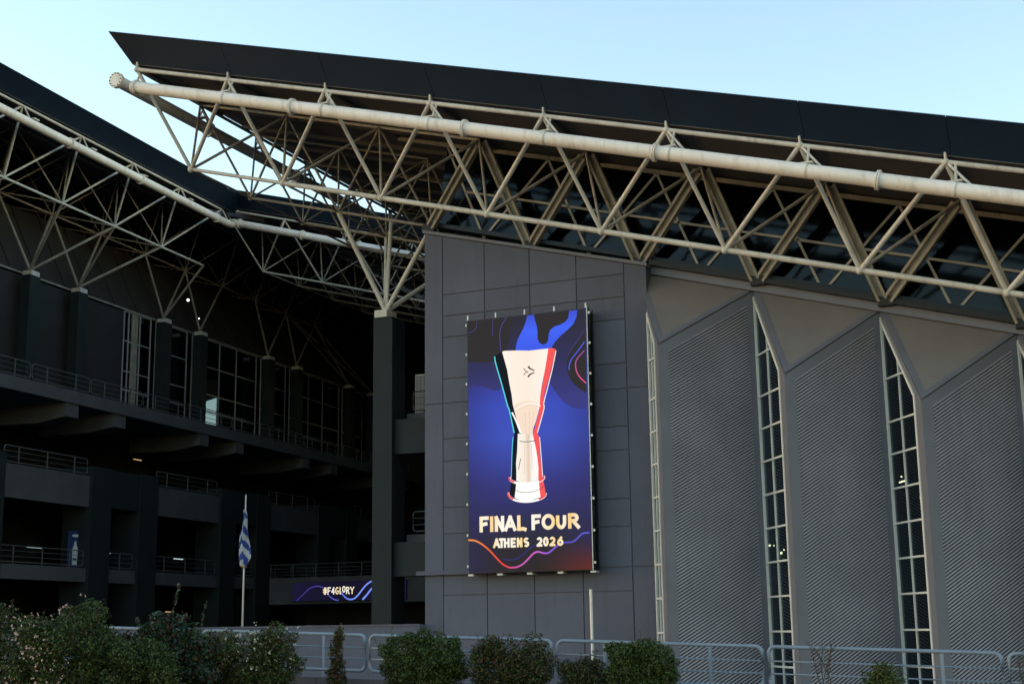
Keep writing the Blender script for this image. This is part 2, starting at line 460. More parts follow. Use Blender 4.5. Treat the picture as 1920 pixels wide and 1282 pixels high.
for k in range(-1, 8):
    v = gz(Vp(k)); t1 = gz(Tn(k+3, 1)); t2 = gz(Tn(k+4, 1)); v2 = gz(Vp(k+1))
    a, b_, c = (v+t1)/2, (v+t2)/2, (t1+t2)/2
    if k > -1: mull(a, b_); mull(a, c); 
    mull(b_, c)
    d, e_ = (t2+v2)/2, (v+v2)/2
    mull(b_, d); mull(b_, e_); mull(d, e_)
    for tri in (((t1, t2, v) if k > -1 else ((t1+t2)/2, t2, v)), (v, t2, v2)):
        q = MB(); q.prism([p_+Vector((0, .06, 0)) for p_ in tri], (0, .02, 0)); hb(q, 'pane', M['glass_dark'])
    head = MB(); head.bar(t1+Vector((0, -.1, .05)), t2+Vector((0, -.1, .05)), .12, .18); hb(head, 'head_rail', M['heavy'])

# roof: one pitched sheet with a notch over the forecourt
X0R, X1R, YF, YB, YN = -39.55, 25.0, 48.25, 135.0, 82.1
b = MB()
def rz(x, d=0.0): return roof_z(x)+d
b.prism([(X0R, YF, rz(X0R)), (X1R, YF, rz(X1R)), (X1R, YF, rz(X1R, .5)), (X0R, YF, rz(X0R, .5))], (0, YB-YF, 0))
b.prism([(-57.6, YN, rz(-57.6)), (X0R-.004, YN, rz(X0R)), (X0R-.004, YN, rz(X0R, .5)), (-57.6, YN, rz(-57.6, .5))], (0, YB-YN, 0))
roof = hb(b, 'roof', [M['soffit']])
def fascia(a0, a1, out, parent, mat=None, h=1.1, lean=1.05):
    """outward-leaning edge panel from a0 to a1"""
    o_ = Vector(out); a0 = Vector(a0); a1 = Vector(a1); U = Vector((0, 0, h))
    f = MB(); d = (a1-a0).normalized()*.010
    f.prism([a0+d, a1-d, a1-d+o_*lean+U, a0+d+o_*lean+U], -o_*.06+Vector((0, 0, .05)))
    return f.build('fascia_panel', mat or M['fascia'], parent)
xs = [X0R] + [-39.0+5*i for i in range(1, 13)] + [X1R]
for i in range(len(xs)-1):
    a0 = Vector((xs[i], YF, rz(xs[i], .02))); a1 = Vector((xs[i+1], YF, rz(xs[i+1], .02)))
    if i == 0:                                     # mitred corner panel
        f = MB(); U = Vector((0, -1.05, 1.1))
        f.prism([a0+Vector((.0, 0, 0)), a1, a1+U, a0+U+Vector((-.55, 0, .15))], (0, .06, .05)); f.build('fascia_panel', M['fascia'], roof)
    else: fascia(a0, a1, (0, -1, 0), roof)
ys = [YF+5*i for i in range(7)]+[YN-.9]
for i in range(len(ys)-1):
    a0 = Vector((X0R, ys[i], rz(X0R, .02))); a1 = Vector((X0R, ys[i+1], rz(X0R, .02)))
    f = MB()
    if i == 0: f.prism([a0, a1, a1+Vector((-.55, 0, 1.25)), a0+Vector((-.55, -1.05, 1.25))], (.05, 0, .03))
    else: f.prism([a0, a1, a1+Vector((-.55, 0, 1.25)), a0+Vector((-.55, 0, 1.25))], (.05, 0, .03))
    f.build('fascia_panel', M['fascia'], roof)
xb = [-57.6, -52.5, -47.5, -42.5, X0R-.6]
for i in range(4):
    fascia((xb[i], YN, rz(xb[i], .02)), (xb[i+1], YN, rz(xb[i+1], .02)), (0, -1, 0), roof, h=1.15, lean=1.0)
bk = MB()
bk.prism([(X0R+.1, YF+.07, rz(X0R+.1, .08)), (X1R, YF+.07, rz(X1R, .08)), (X1R, YF-.95, rz(X1R, 1.1)), (X0R+.1, YF-.95, rz(X0R+.1, 1.1))], (0, .06, .05)); bk.build('fascia_backing', M['black'], roof)
# purlins under the soffit
for y in range(51, 82, 3):
    q = MB(); q.bar((X0R+.1, y, rz(X0R+.1)-.1), (-27.6, y, rz(-27.6)-.1), .12, .2); hb(q, 'purlin', M['soffit'])
for y in range(85, 112, 3):
    q = MB(); q.bar((-57, y, rz(-57)-.1), (-27.6, y, rz(-27.6)-.1), .12, .2); hb(q, 'purlin', M['soffit'])
for i in range(0, 11):
    x = -39.2+5*i
    q = MB(); q.bar((x, 48.3, rz(x)-.09), (x, 54.9, rz(x)-.09), .14, .16); hb(q, 'purlin', M['soffit'])

# front edge truss
NI = 10
for i in range(NI):
    hrod('chord', Tn(i), Tn(i+1), .095)
    hrod('chord', Bn(i), Bn(i+1), .115 if i else .085)
    hrod('strut', Tn(i), Bn(i), .085); hrod('strut', Tn(i+1), Bn(i), .095)
    hrod('strut', Tn(i, 1), Bn(i), .06, M['rusty_shaded']); hrod('strut', Tn(i+1, 1), Bn(i), .07, M['rusty_shaded'])
    hball('node', Bn(i), .17); hball('node', Tn(i), .14)
    st = MB(); st.tube(Tn(i)+Vector((0, 0, .1)), Tn(i)+Vector((0, 0, .36)), .05, 8); hb(st, 'stub', M['cream'])
    if i < 3:
        hrod('chord', Tn(i, 1), Tn(i+1, 1), .07)
# deep space frame under the overhang beside the tower, darker paint standing in for roof shade
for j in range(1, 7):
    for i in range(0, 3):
        if i < 2: hrod('chord', Bn(i, j), Bn(i+1, j), .07, M['rusty_shaded'])
        if i < 2: hrod('chord', Tn(i, j), Tn(i+1, j), .055, M['rusty_shaded'])
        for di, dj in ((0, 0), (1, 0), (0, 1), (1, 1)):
            if i+di <= 2: hrod('strut', Tn(i+di, j+dj), Bn(i, j), .06 if dj == 0 else .05, M['rusty_shaded'])
        hball('node', Bn(i, j), .14, M['rusty_shaded'])
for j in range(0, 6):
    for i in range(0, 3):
        if i != 2 or j: hrod('chord', Bn(i, j), Bn(i, j+1), .055, M['rusty_shaded'])
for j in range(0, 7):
    hrod('chord', Tn(0, j), Tn(0, j+1), .08, M['rusty_shaded'])
# gutter pipes
def pipe_z(x): return 25.96-.2795*(x+39.18)
PY = 47.6
def pp(x): return Vector((x, PY, pipe_z(x)))
PX = [-38.9, -30.45, -22.36, -14.47, -6.44, 1.6, 9.6, 17.6]
for i in range(len(PX)-1):
    hrod('gutter_pipe', pp(PX[i]), pp(PX[i+1]), .275, M['cream_pipe'])
dirp = (pp(0)-pp(1)).normalized()
def flange(c, d, r, parent_fn=hb, mat=None):
    mb = MB(); c = Vector(c); d = Vector(d).normalized()
    for s in (-1, 1): mb.tube(c+d*(.035*s-.022), c+d*(.035*s+.022), r, 20)
    return parent_fn(mb, 'pipe_flange', mat or M['cream_pipe'])
for x in PX[1:]:
    flange(pp(x), dirp, .36)
flange(pp(-38.7), dirp, .34)
for i in range(1, NI):
    x = Tn(i).x+.32
    t = Tn(i)+Vector((.32, 0, -.32*SL)); q = pp(x)
    hrod('bracket', t, q+Vector((0, .12, .24)), .05)
    sd_ = MB(); sd_.box(x-.28, x+.22, PY-.12, PY+.3, q.z+.27, q.z+.33); sd_.tube(q-dirp*.03, q+dirp*.03, .285, 20); hb(sd_, 'saddle', M['cream'])
    hrod('brace', Tn(i)+Vector((.02, 0, 0)), Vector((x+.55, PY+.1, pipe_z(x+.55)+.2)), .05)
PXL = -39.5
LPY = [47.2, 54.2, 62.2, 70.2, 81.6]
for i in range(4): hrod('gutter_pipe', (PXL, LPY[i], 26.15), (PXL, LPY[i+1], 26.15), .275, M['cream_pipe'])
for y in LPY[1:4]: flange((PXL, y, 26.15), (0, 1, 0), .38)
ec = MB(); ec.tube((PXL, 47.1, 26.15), (PXL, 47.2, 26.15), .36, 24); ec.tube((PXL, 47.26, 26.15), (PXL, 47.30, 26.15), .36, 24); hb(ec, 'pipe_end_cap', M['cream_pipe'])
for t in range(12):
    a = 2*math.pi*t/12
    bo = MB(); bo.tube((PXL+.31*math.cos(a), 47.06, 26.15+.31*math.sin(a)), (PXL+.31*math.cos(a), 47.1, 26.15+.31*math.sin(a)), .026, 6); hb(bo, 'bolt', M['black'])
for j in range(0, 7):
    t = Tn(0, j); hrod('bracket', t+Vector((0, .3, 0)), (PXL, t.y+.3, 26.4), .05)
    hrod('brace', t, (PXL+.1, t.y+1.0, 26.35), .05)
    sd_ = MB(); sd_.box(PXL-.3, PXL+.35, t.y+.15, t.y+.45, 26.42, 26.48); hb(sd_, 'saddle', M['cream'])

# back edge of the notch: truss and pipe facing the viewer
def Tb(i, j=0): x = -58.2+5.2*i; return Vector((x, 82.1+5*j, roof_z(x)-.25))
def Bb(i, j=0): x = -56.1+5.1*i; return Vector((x, 84.2+5*j, bot_z(x)))
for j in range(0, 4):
    mt_ = M['rusty_shaded'] if j else M['cream']  # rows behind the edge take the darker paint as roof shade
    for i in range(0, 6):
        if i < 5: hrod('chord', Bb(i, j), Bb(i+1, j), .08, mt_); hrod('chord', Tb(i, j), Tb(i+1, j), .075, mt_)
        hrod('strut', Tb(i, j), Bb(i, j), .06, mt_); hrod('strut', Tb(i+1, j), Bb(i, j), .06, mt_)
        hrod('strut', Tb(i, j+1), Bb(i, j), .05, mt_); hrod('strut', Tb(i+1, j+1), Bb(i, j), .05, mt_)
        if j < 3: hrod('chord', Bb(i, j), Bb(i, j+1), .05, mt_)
def bpz(x): return 31.05-.29*(x+57.4)
bx = [-56.9, -51.6, -47.0, -41.0, -35]
for i in range(4): hrod('gutter_pipe', (bx[i], 81.4, bpz(bx[i])), (bx[i+1], 81.4, bpz(bx[i+1])), .27, M['cream_pipe'])
for x in bx[:3]: flange((x+.6, 81.4, bpz(x+.6)), (1, 0, -.29), .36)
for i in range(1, 5):
    t = Tb(i); hrod('bracket', t+Vector((.2, -.1, 0)), (t.x+.2, 81.45, bpz(t.x+.2)+.2), .05)

# concrete frame with steel tree between tower and forecourt
cf = MB()
cf.box(-31.1, -30.1, 56.0, 57.3, -2, 16.05)
hb(cf, 'column', M['green'])
for z0, z1 in ((9.6, 11.2), (4.05, 5.58)):
    q = MB(); q.box(-30.097, -27.3, 56.25, 57.2, z0, z1); hb(q, 'beam', M['green'])
q = MB(); q.box(-31.0, -30.35, 55.9, 56.9, 16.053, 16.4); hb(q, 'bearing_block', M['cream'])
foot = Vector((-30.65, 56.4, 16.42))
for n_ in (Bn(1, 1), Bn(2, 1), Bn(1, 2), Bn(2, 2)):
    hrod('tree_strut', foot+(n_-foot).normalized()*.15, n_, .12)
hrod('tree_strut', foot, foot+Vector((.1, .3, 4.6)), .10)
hball('node', foot, .22)
for zt_, zs in ((11.25, 11.62), (5.62, 5.98)):
    q = MB(); q.box(-30.0, -27.32, 57.3, 63, zs-.37, zs); hb(q, 'floor_slab', M['concrete'])
def balcony_rail(z, x0, x1, y):
    a = [Vector((x1, y, z+1.05)), Vector((x0+.15, y, z+1.05)), Vector((x0+.04, y, z+1.0)), Vector((x0, y, z+.9)), Vector((x0, y, z+.3)), Vector((x0+.04, y, z+.2)), Vector((x0+.15, y, z+.15)), Vector((x1, y, z+.15))]
    r_ = MB(); r_.path(a, .035)
    for h in (.45, .75): r_.tube((x0, y, z+h), (x1, y, z+h), .018, 6)
    r_.bar((x0+.65, y, z), (x0+.65, y, z+1.05), .05, .05)
    hb(r_, 'railing', M['railgrey'])
balcony_rail(11.62, -29.75, -27.32, 57.45); balcony_rail(5.98, -29.75, -27.32, 57.45)
q = MB(); q.box(-29.9, -27.35, 62.5, 62.8, -2, 20); hb(q, 'inner_wall', M['dark'])

# rear bridge across the end of the forecourt
q = MB(); q.box(-60.2, -36, 92, 98, 3.7, 5.7); hb(q, 'bridge_slab', M['concrete'])
q = MB(); q.box(-95, -47, 126, 126.4, -2, 42); q.box(-32, -27, 126, 126.4, -2, 42); q.box(-46.99, -32.01, 126, 126.4, -2, 20); q.box(-46.99, -32.01, 126, 126.4, 28.5, 42); hb(q, 'inner_wall', M['dark'])  # unseen end wall; gap added so sky reflects in the wing panes
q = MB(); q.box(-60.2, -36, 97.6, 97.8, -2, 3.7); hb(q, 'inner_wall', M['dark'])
q = MB()
for h in (.2, .45, .7, 1.0): q.tube((-60, 92.1, 5.7+h), (-36, 92.1, 5.7+h), .03 if h == 1.0 else .02, 6)
for x in range(-60, -36, 2): q.bar((x, 92.1, 5.7), (x, 92.1, 6.7), .06, .06)
hb(q, 'railing', M['railgrey'])

# ------------------------------------------------------------------ side wing on the left
WO = Vector((-58, 60, -2)); WA = R(4)
wing = empty('side_wing', WO, WA)
tag(wing, 'dark shaded stand wing with balconies, paired columns and glazed top floor', 'building')
def wb(mb, name, mat, parent=None, smooth=False):
    o = mb.build(name, mat, parent or wing, smooth)
    if parent is None: o.location = (0, 0, 2)
    return o
Z2 = Vector((0, 0, 2))
def wrod(name, a, b, r, mat=None): return rod(name, Vector(a)+Z2, Vector(b)+Z2, r, mat or M['cream'], wing, 10)
S0, S1 = -14.0, 62.0
def wz(n): return 31.85+SL*(2.2-n)         # underside of the wing roof
# floors and edge beams (local x = outward n, local y = s)
q = MB(); q.box(-14, 0, S0, S1, 15.7, 16.5); wb(q, 'terrace_slab', M['concrete'])
q = MB(); q.box(-14, -.3, S0, S1, 10.9, 11.35); wb(q, 'floor_slab', M['concrete'])
q = MB(); q.box(-14, -.3, S0, S1, 5.2, 5.66); wb(q, 'floor_slab', M['concrete'])
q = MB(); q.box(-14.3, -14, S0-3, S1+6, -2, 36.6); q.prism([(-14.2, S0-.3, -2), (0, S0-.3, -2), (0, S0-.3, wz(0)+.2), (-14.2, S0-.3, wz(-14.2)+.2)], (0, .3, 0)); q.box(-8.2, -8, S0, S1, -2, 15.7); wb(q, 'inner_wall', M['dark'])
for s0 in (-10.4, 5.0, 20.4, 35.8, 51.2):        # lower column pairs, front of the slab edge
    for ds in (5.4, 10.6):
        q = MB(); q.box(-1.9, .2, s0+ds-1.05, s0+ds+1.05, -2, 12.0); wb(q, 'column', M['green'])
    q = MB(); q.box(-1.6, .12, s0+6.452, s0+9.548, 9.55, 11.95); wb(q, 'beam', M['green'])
    q = MB(); q.box(-.25, 0, s0+6.452, s0+9.548, 4.85, 5.7); wb(q, 'balcony_front', M['concrete'])
    a, b_ = s0+11.652, s0+5.4+15.4-1.052
    if b_ < S1:
        q = MB(); q.box(-.25, 0, a, b_, 9.45, 11.4); wb(q, 'balcony_front', M['concrete'])
        q = MB(); q.box(-.25, 0, a, b_, 4.85, 5.7); wb(q, 'balcony_front', M['concrete'])
def wing_rail(z, a, b_, n=-.12, h=1.05):
    pts = [(n, a+.2, z+h), (n, a+.05, z+h-.05), (n, a, z+h-.2), (n, a, z+.3), (n, a+.05, z+.18), (n, a+.2, z+.13), (n, b_-.2, z+.13), (n, b_-.05, z+.18), (n, b_, z+.3), (n, b_, z+h-.2), (n, b_-.05, z+h-.05), (n, b_-.2, z+h), (n, a+.2, z+h)]
    r_ = MB(); r_.path(pts, .035, 6); rl = wb(r_, 'railing', M['railgrey'])
    for hh in (.42, .72):
        q = MB(); q.tube((n, a, z+hh*h), (n, b_, z+hh*h), .018, 6); q.build('bar', M['railgrey'], rl)
    k = max(1, round((b_-a)/2.4))
    for i in range(k):
        y = a+(i+.5)*(b_-a)/k
        q = MB(); q.bar((n, y, z), (n, y, z+h), .05, .07); q.build('post', M['railgrey'], rl)
for s0 in (-10.4, 5.0, 20.4, 35.8):
    a, b_ = s0+11.8, s0+5.4+15.4-1.2
    wing_rail(11.4, a, b_, -.13); wing_rail(5.7, a, b_, -.13); wing_rail(5.7, s0+6.6, s0+9.4, -.13)
y = S0+.2
while y < S1-6: wing_rail(16.5, y, y+5.6, -.13); y += 5.75
# upper storey: column pairs, brackets, glazed bays
UC = [-8.0, -3.0, 7.4, 12.4, 22.6, 27.6, 38.3, 43.4, 53.9, 58.9]
for s in UC:
    q = MB(); q.box(-4.15, -3.45, s-.5, s+.5, 16.5, 24.2); wb(q, 'column', M['green'])
    q = MB(); q.box(-4.15, -3.45, s-.4, s+.4, 24.203, 24.5); wb(q, 'bearing_block', M['cream'])
    q = MB(); q.prism([(-6, s-.6, 15.697), (-.1, s-.6, 15.697), (-.1, s-.6, 14.85), (-2.2, s-.6, 14.55), (-6, s-.6, 14.55)], (0, 1.2, 0)); wb(q, 'bracket', M['concrete'])
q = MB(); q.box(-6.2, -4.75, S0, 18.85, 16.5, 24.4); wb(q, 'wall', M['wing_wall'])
q = MB(); q.prism([(-4.8, S0, 24.62), (-7.5, S0, 30), (-7.9, S0, 30), (-6.2, S0, 24.62)], (0, S1-S0, 0)); wb(q, 'upper_band', M['brownpanel'])
for k in range(0, 27):
    s = S0+1+2.8*k
    q = MB(); q.bar((-4.8, s, 24.7), (-7.45, s, 30), .06, .08); wb(q, 'band_rib', M['brownpanel'])
q = MB(); q.bar((-4.7, S0, 24.56), (-4.7, S1, 24.56), .14, .12); wb(q, 'head_rail', M['heavy'])
bays = [(18.9, 22.3, [19.5, 20.9]), (22.9, 27.2, [24.3]), (27.9, 37.9, [29.1, 32.0, 34.6]), (38.6, 43.0, [39.7]), (43.7, 53.5, [44.4, 47.3, 50.1]), (54.2, 58.6, [55.1])]
GN = -4.75
for a, b_, vs_ in bays:
    f = MB()
    for s in (a+.04, b_-.04): f.bar((GN, s, 16.5), (GN, s, 24.5), .09, .07)
    for z in (16.54, 24.46): f.bar((GN, a+.04, z), (GN, b_-.04, z), .088, .08)
    wn_ = wb(f, 'window', M['frame_grey'])
    cols = [a]+list(vs_)+[b_]
    for s in vs_:
        q = MB(); q.bar((GN, s, 16.5), (GN, s, 24.5), .09, .07); q.build('mullion', M['frame_grey'], wn_)
    zl = [16.5, 17.5, 18.75, 20.1, 22.3, 24.5]
    for z in zl[1:-1]:
        q = MB(); q.bar((GN+.004, a, z), (GN+.004, b_, z), .08, .08); q.build('mullion', M['frame_grey'], wn_)
    for i in range(len(cols)-1):
        for j in range(len(zl)-1):
            if cols[i+1]-cols[i] < .15: continue
            q = MB(); q.box(GN-.03, GN-.015, cols[i]+.04, cols[i+1]-.04, zl[j]+.04, zl[j+1]-.04); q.build('pane', M['glass_wing'], wn_)
q = MB(); q.box(-5.2, -4.7, 19.9, 20.6, 16.5, 24.4); wb(q, 'pilaster', M['heavy'])
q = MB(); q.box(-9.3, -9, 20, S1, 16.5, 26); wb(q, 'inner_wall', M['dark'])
# roof of the wing and its edge truss
RS1 = 22.1
q = MB()
q.prism([(2.25, S0-3, wz(2.25)), (-20, S0-3, wz(-20)), (-20, S0-3, wz(-20)+.5), (2.25, S0-3, wz(2.25)+.5)], (0, RS1-S0+3, 0))
q.prism([(4.0, RS1+1.2, wz(4.0)-.03), (-20, RS1+1.2, wz(-20)-.03), (-20, RS1+1.2, wz(-20)+.47), (4.0, RS1+1.2, wz(4.0)+.47)], (0, S1-RS1+4, 0))
q.prism([(-.5, RS1+.004, wz(-.5)-.03), (-20, RS1+.004, wz(-20)-.03), (-20, RS1+.004, wz(-20)+.47), (-.5, RS1+.004, wz(-.5)+.47)], (0, 1.19, 0))
wroof = wb(q, 'roof', M['soffit'])
ss = [S0-3+5.45*i for i in range(7)]
ss = [x for x in ss if x < RS1-1]+[RS1]
for i in range(len(ss)-1):
    e_ = -.02 if i == len(ss)-2 else 0
    fascia((2.25, ss[i], wz(2.25)+.02), (2.25, ss[i+1]+e_, wz(2.25)+.02), (1, 0, 0), wroof, h=1.0, lean=.95)
def Tw(i, j): return Vector((2.2-5*i, -1.64+5.47*j, wz(2.2-5*i)-.22))
def Bw(i, j): return Vector((-5*i, -.24+5.45*j, 28.0+1.383*i))
for i in range(0, 3):
    mt_ = M['rusty_shaded'] if i else M['cream']; mr_ = M['rusty_shaded']; kk = .8 if i else 1  # inner rows painted darker to imitate shade under the wing roof
    for j in range(-2, 10):
        if i == 0 and j > 3: continue
        if not (i == 0 and j == 3) : wrod('chord', Bw(i, j), Bw(i, j+1), .085*kk, mt_)
        if j < 4 or i > 0: wrod('chord', Tw(i, j), Tw(i, j+1), .085*kk, mt_)
        wrod('strut', Tw(i, j), Bw(i, j), .07*kk, mt_)
        wrod('strut', Tw(i, j+1), Bw(i, j), .07*kk, mt_)
        wrod('strut', Tw(i+1, j), Bw(i, j), .055*kk, mr_); wrod('strut', Tw(i+1, j+1), Bw(i, j), .055*kk, mr_)
        if i < 2: wrod('chord', Bw(i, j), Bw(i+1, j), .05, mr_)
        ball('node', Bw(i, j)+Z2, .14*kk, mt_, wing)
wrod('chord', Bw(0, 3), Bw(0, 4), .085)
PN, PZ = 2.8, 30.5
ps = [S0-2, -8, 0.5, 8.9, 19.6]
for i in range(4): wrod('gutter_pipe', (PN, ps[i], PZ), (PN, ps[i+1], PZ), .27, M['cream_pipe'])
for s in (2.0, 9.3, 18.6): flange((PN, s, PZ), (0, 1, 0), .35, wb)
for j in range(-2, 5):
    t = Tw(0, j); wrod('bracket', t+Vector((0, .15, 0)), (PN-.1, t.y+.15, PZ+.22), .05)
    q = MB(); q.box(PN-.3, PN+.25, t.y+.05, t.y+.5, PZ+.26, PZ+.32); wb(q, 'saddle', M['cream'])
# elbow joining the wing pipe to the rear pipe (world frame end brought into local space)
ca, sa = math.cos(WA), math.sin(WA)
def to_local(x, y, z): dx, dy = x+58, y-60; return Vector((dx*ca+dy*sa, -dx*sa+dy*ca, z))
pe = to_local(-56.9, 81.4, bpz(-56.9)); p0 = Vector((PN, 19.6, PZ))
el = MB(); mid = Vector((PN, (p0.y+pe.y)/2+.55, PZ)); pts = []
for t in range(9):
    u = t/8; pts.append(p0*(1-u)**2 + mid*2*u*(1-u) + pe*u*u)
el.path(pts, .27, 14); wb(el, 'pipe_elbow', M['cream_pipe'], smooth=True)
# steel trees on the upper columns
for s in UC:
    f_ = Vector((-3.9, s, 24.62))
    for i in (0, 1):
        js = sorted(range(-2, 10), key=lambda j: abs(Bw(i, j).y-s))[:2]
        for j in js:
            if i == 0 and j > 4: continue
            wrod('tree_strut', f_, Bw(i, j), .09, M['rusty_shaded'])

# ------------------------------------------------------------------ giant screen
led = empty('led_screen', (-22.165, 53.2, 3.95))
tag(led, 'tall blue LED screen with trophy and FINAL FOUR lettering on grey wall', 'screen')
LZ = 9.35-3.95
def led_mat(name, stops, axis='Z', lo=-5.4, hi=5.4, s=1.0):
    mt = bpy.data.materials.new(name); mt.use_nodes = True
    nt = mt.node_tree; nt.nodes.clear()
    o = nt.nodes.new('ShaderNodeOutputMaterial'); e = nt.nodes.new('ShaderNodeEmission'); e.inputs[1].default_value = s/EXPO
    tc = nt.nodes.new('ShaderNodeTexCoord'); sp = nt.nodes.new('ShaderNodeSeparateXYZ'); mr = nt.nodes.new('ShaderNodeMapRange')
    mr.inputs['From Min'].default_value = lo; mr.inputs['From Max'].default_value = hi
    rp = nt.nodes.new('ShaderNodeValToRGB'); el_ = rp.color_ramp.elements
    while len(el_) < len(stops): el_.new(0.5)
    for q_, (p_, c) in zip(el_, stops): q_.position = p_; q_.color = (*srgb(*c), 1)
    nt.links.new(tc.outputs['Object'], sp.inputs[0]); nt.links.new(sp.outputs[axis], mr.inputs['Value'])
    nt.links.new(mr.outputs[0], rp.inputs['Fac']); nt.links.new(rp.outputs[0], e.inputs[0]); nt.links.new(e.outputs[0], o.inputs[0])
    return mt
LM = {
 'base': led_mat('led_background', [(0, (50, 46, 46)), (.10, (50, 48, 54)), (.20, (52, 52, 84)), (.34, (58, 60, 128)), (.52, (66, 84, 186)), (.64, (64, 82, 190)), (.78, (58, 62, 140)), (1, (54, 54, 72))]),
 'blue': led_mat('led_bright_blue', [(0, (62, 90, 225)), (.6, (72, 104, 250)), (1, (66, 84, 205))], 'Z', 3.6, 5.4),
 'navy': led_mat('led_navy', [(0, (62, 64, 130)), (.5, (54, 54, 92)), (1, (50, 50, 62))], 'Z', 1.6, 5.0),
 'black': emit('led_black', srgb(52, 50, 50)),
 'dark': emit('led_dark', srgb(28, 30, 38)),
 'cream': led_mat('led_cream', [(0, (255, 244, 232)), (.5, (254, 236, 220)), (1, (255, 246, 236))], 'X', -1.2, 1.2, 1.02),
 'shade': emit('led_cream_shade', srgb(250, 226, 204)),
 'red': emit('led_red', srgb(250, 92, 92)),
 'white': emit('led_white', srgb(255, 252, 248), 1.1),
 'stem': led_mat('led_stem', [(0, (255, 250, 240)), (.45, (250, 236, 220)), (.6, (225, 205, 185)), (.75, (255, 250, 245)), (1, (255, 250, 245))], 'X', -.6, .45),
 'cyan': emit('led_cyan', srgb(95, 225, 235)),
 'purple': emit('led_purple', srgb(82, 72, 150)),
 'lineblue': emit('led_line_blue', srgb(82, 96, 225)),
 'pink': led_mat('led_pink', [(0, (255, 90, 120)), (1, (150, 80, 170))], 'Z', 1.9, 3.6),
 'gold': led_mat('led_gold_letters', [(0, (255, 236, 190)), (.05, (255, 250, 235)), (.12, (255, 214, 140)), (.2, (255, 250, 235)), (.34, (255, 246, 225)), (.42, (255, 222, 150)), (.5, (255, 250, 240)), (.66, (255, 240, 210)), (.76, (255, 218, 140)), (.84, (255, 245, 220)), (.9, (250, 205, 125)), (1, (255, 250, 236))], 'X', -2.2, 2.3),
 'wave': led_mat('led_wave', [(0, (255, 160, 70)), (.18, (240, 95, 60)), (.30, (235, 70, 75)), (.42, (200, 95, 180)), (.55, (215, 105, 200)), (.66, (150, 100, 225)), (.8, (90, 85, 190)), (1, (100, 100, 215))], 'X', -2.72, 2.72),
 'wave2': emit('led_wave_dark', srgb(58, 56, 128)),
 'glow': emit('led_brown_red', srgb(82, 48, 42)),
 'emblem': emit('led_emblem', srgb(75, 72, 70)),
}
mt = LM['base']; nt = mt.node_tree
em = [n for n in nt.nodes if n.type == 'EMISSION'][0]; rp = [n for n in nt.nodes if n.type == 'VALTORGB'][0]; sp = [n for n in nt.nodes if n.type == 'SEPXYZ'][0]
def mrange(src, a, b):
    r_ = nt.nodes.new('ShaderNodeMapRange'); r_.interpolation_type = 'SMOOTHSTEP'; r_.inputs['From Min'].default_value = a; r_.inputs['From Max'].default_value = b
    nt.links.new(src, r_.inputs['Value']); return r_.outputs[0]
def mmul(a, b):
    r_ = nt.nodes.new('ShaderNodeMath'); r_.operation = 'MULTIPLY'; nt.links.new(a, r_.inputs[0])
    if isinstance(b, float): r_.inputs[1].default_value = b
    else: nt.links.new(b, r_.inputs[1])
    return r_.outputs[0]
def mmix(fac, c1, col):
    r_ = nt.nodes.new('ShaderNodeMixRGB'); nt.links.new(fac, r_.inputs['Fac']); nt.links.new(c1, r_.inputs['Color1']); r_.inputs['Color2'].default_value = (*srgb(*col), 1); return r_.outputs[0]
ab = nt.nodes.new('ShaderNodeMath'); ab.operation = 'ABSOLUTE'; nt.links.new(sp.outputs['X'], ab.inputs[0])
edge = mmul(mrange(ab.outputs[0], .9, 3.2), .55)
c_ = mmix(edge, rp.outputs[0], (52, 50, 92))
warm = mmul(mrange(sp.outputs['X'], .2, 2.9), mrange(sp.outputs['Z'], -4.0, -5.5))
c_ = mmix(warm, c_, (98, 48, 40))
nt.links.new(c_, em.inputs[0])
def lpart(mb, name, mat, parent=None):
    o = mb.build(name, mat, parent or led)
    if parent is None: o.location = (0, 0, LZ)
    return o
q = MB(); q.box(-2.75, 2.75, 0, .14, -5.4, 5.4); scr = lpart(q, 'display_panel', [M['black']])
q = MB(); q.quad((-2.73, -.003, -5.38), (2.73, -.003, -5.38), (2.73, -.003, 5.38), (-2.73, -.003, 5.38)); q.build('picture', LM['base'], scr)
_lay = [0.005]
def clampp(p_): return (max(-2.73, min(2.73, p_[0])), max(-5.38, min(5.38, p_[1])))
def catmull(pts, n=4, closed=False):
    L = len(pts); out = []
    rng = range(L) if closed else range(L-1)
    for i in rng:
        if closed: p0, p1, p2, p3 = pts[(i-1) % L], pts[i], pts[(i+1) % L], pts[(i+2) % L]
        else: p0, p1, p2, p3 = pts[max(i-1, 0)], pts[i], pts[i+1], pts[min(i+2, L-1)]
        for k in range(n):
            t = k/n
            out.append(tuple(.5*(2*p1[c]+(p2[c]-p0[c])*t+(2*p0[c]-5*p1[c]+4*p2[c]-p3[c])*t*t+(3*p1[c]-p0[c]-3*p2[c]+p3[c])*t**3) for c in (0, 1)))
    if not closed: out.append(tuple(pts[-1]))
    return out
def shape(name, pts, mat, smooth=False):
    if smooth: pts = catmull(pts, 3, True)
    y = -_lay[0]; _lay[0] += .0012
    m_ = MB(); m_.poly([(clampp(p_)[0], y, clampp(p_)[1]) for p_ in pts]); return m_.build(name, mat, scr)
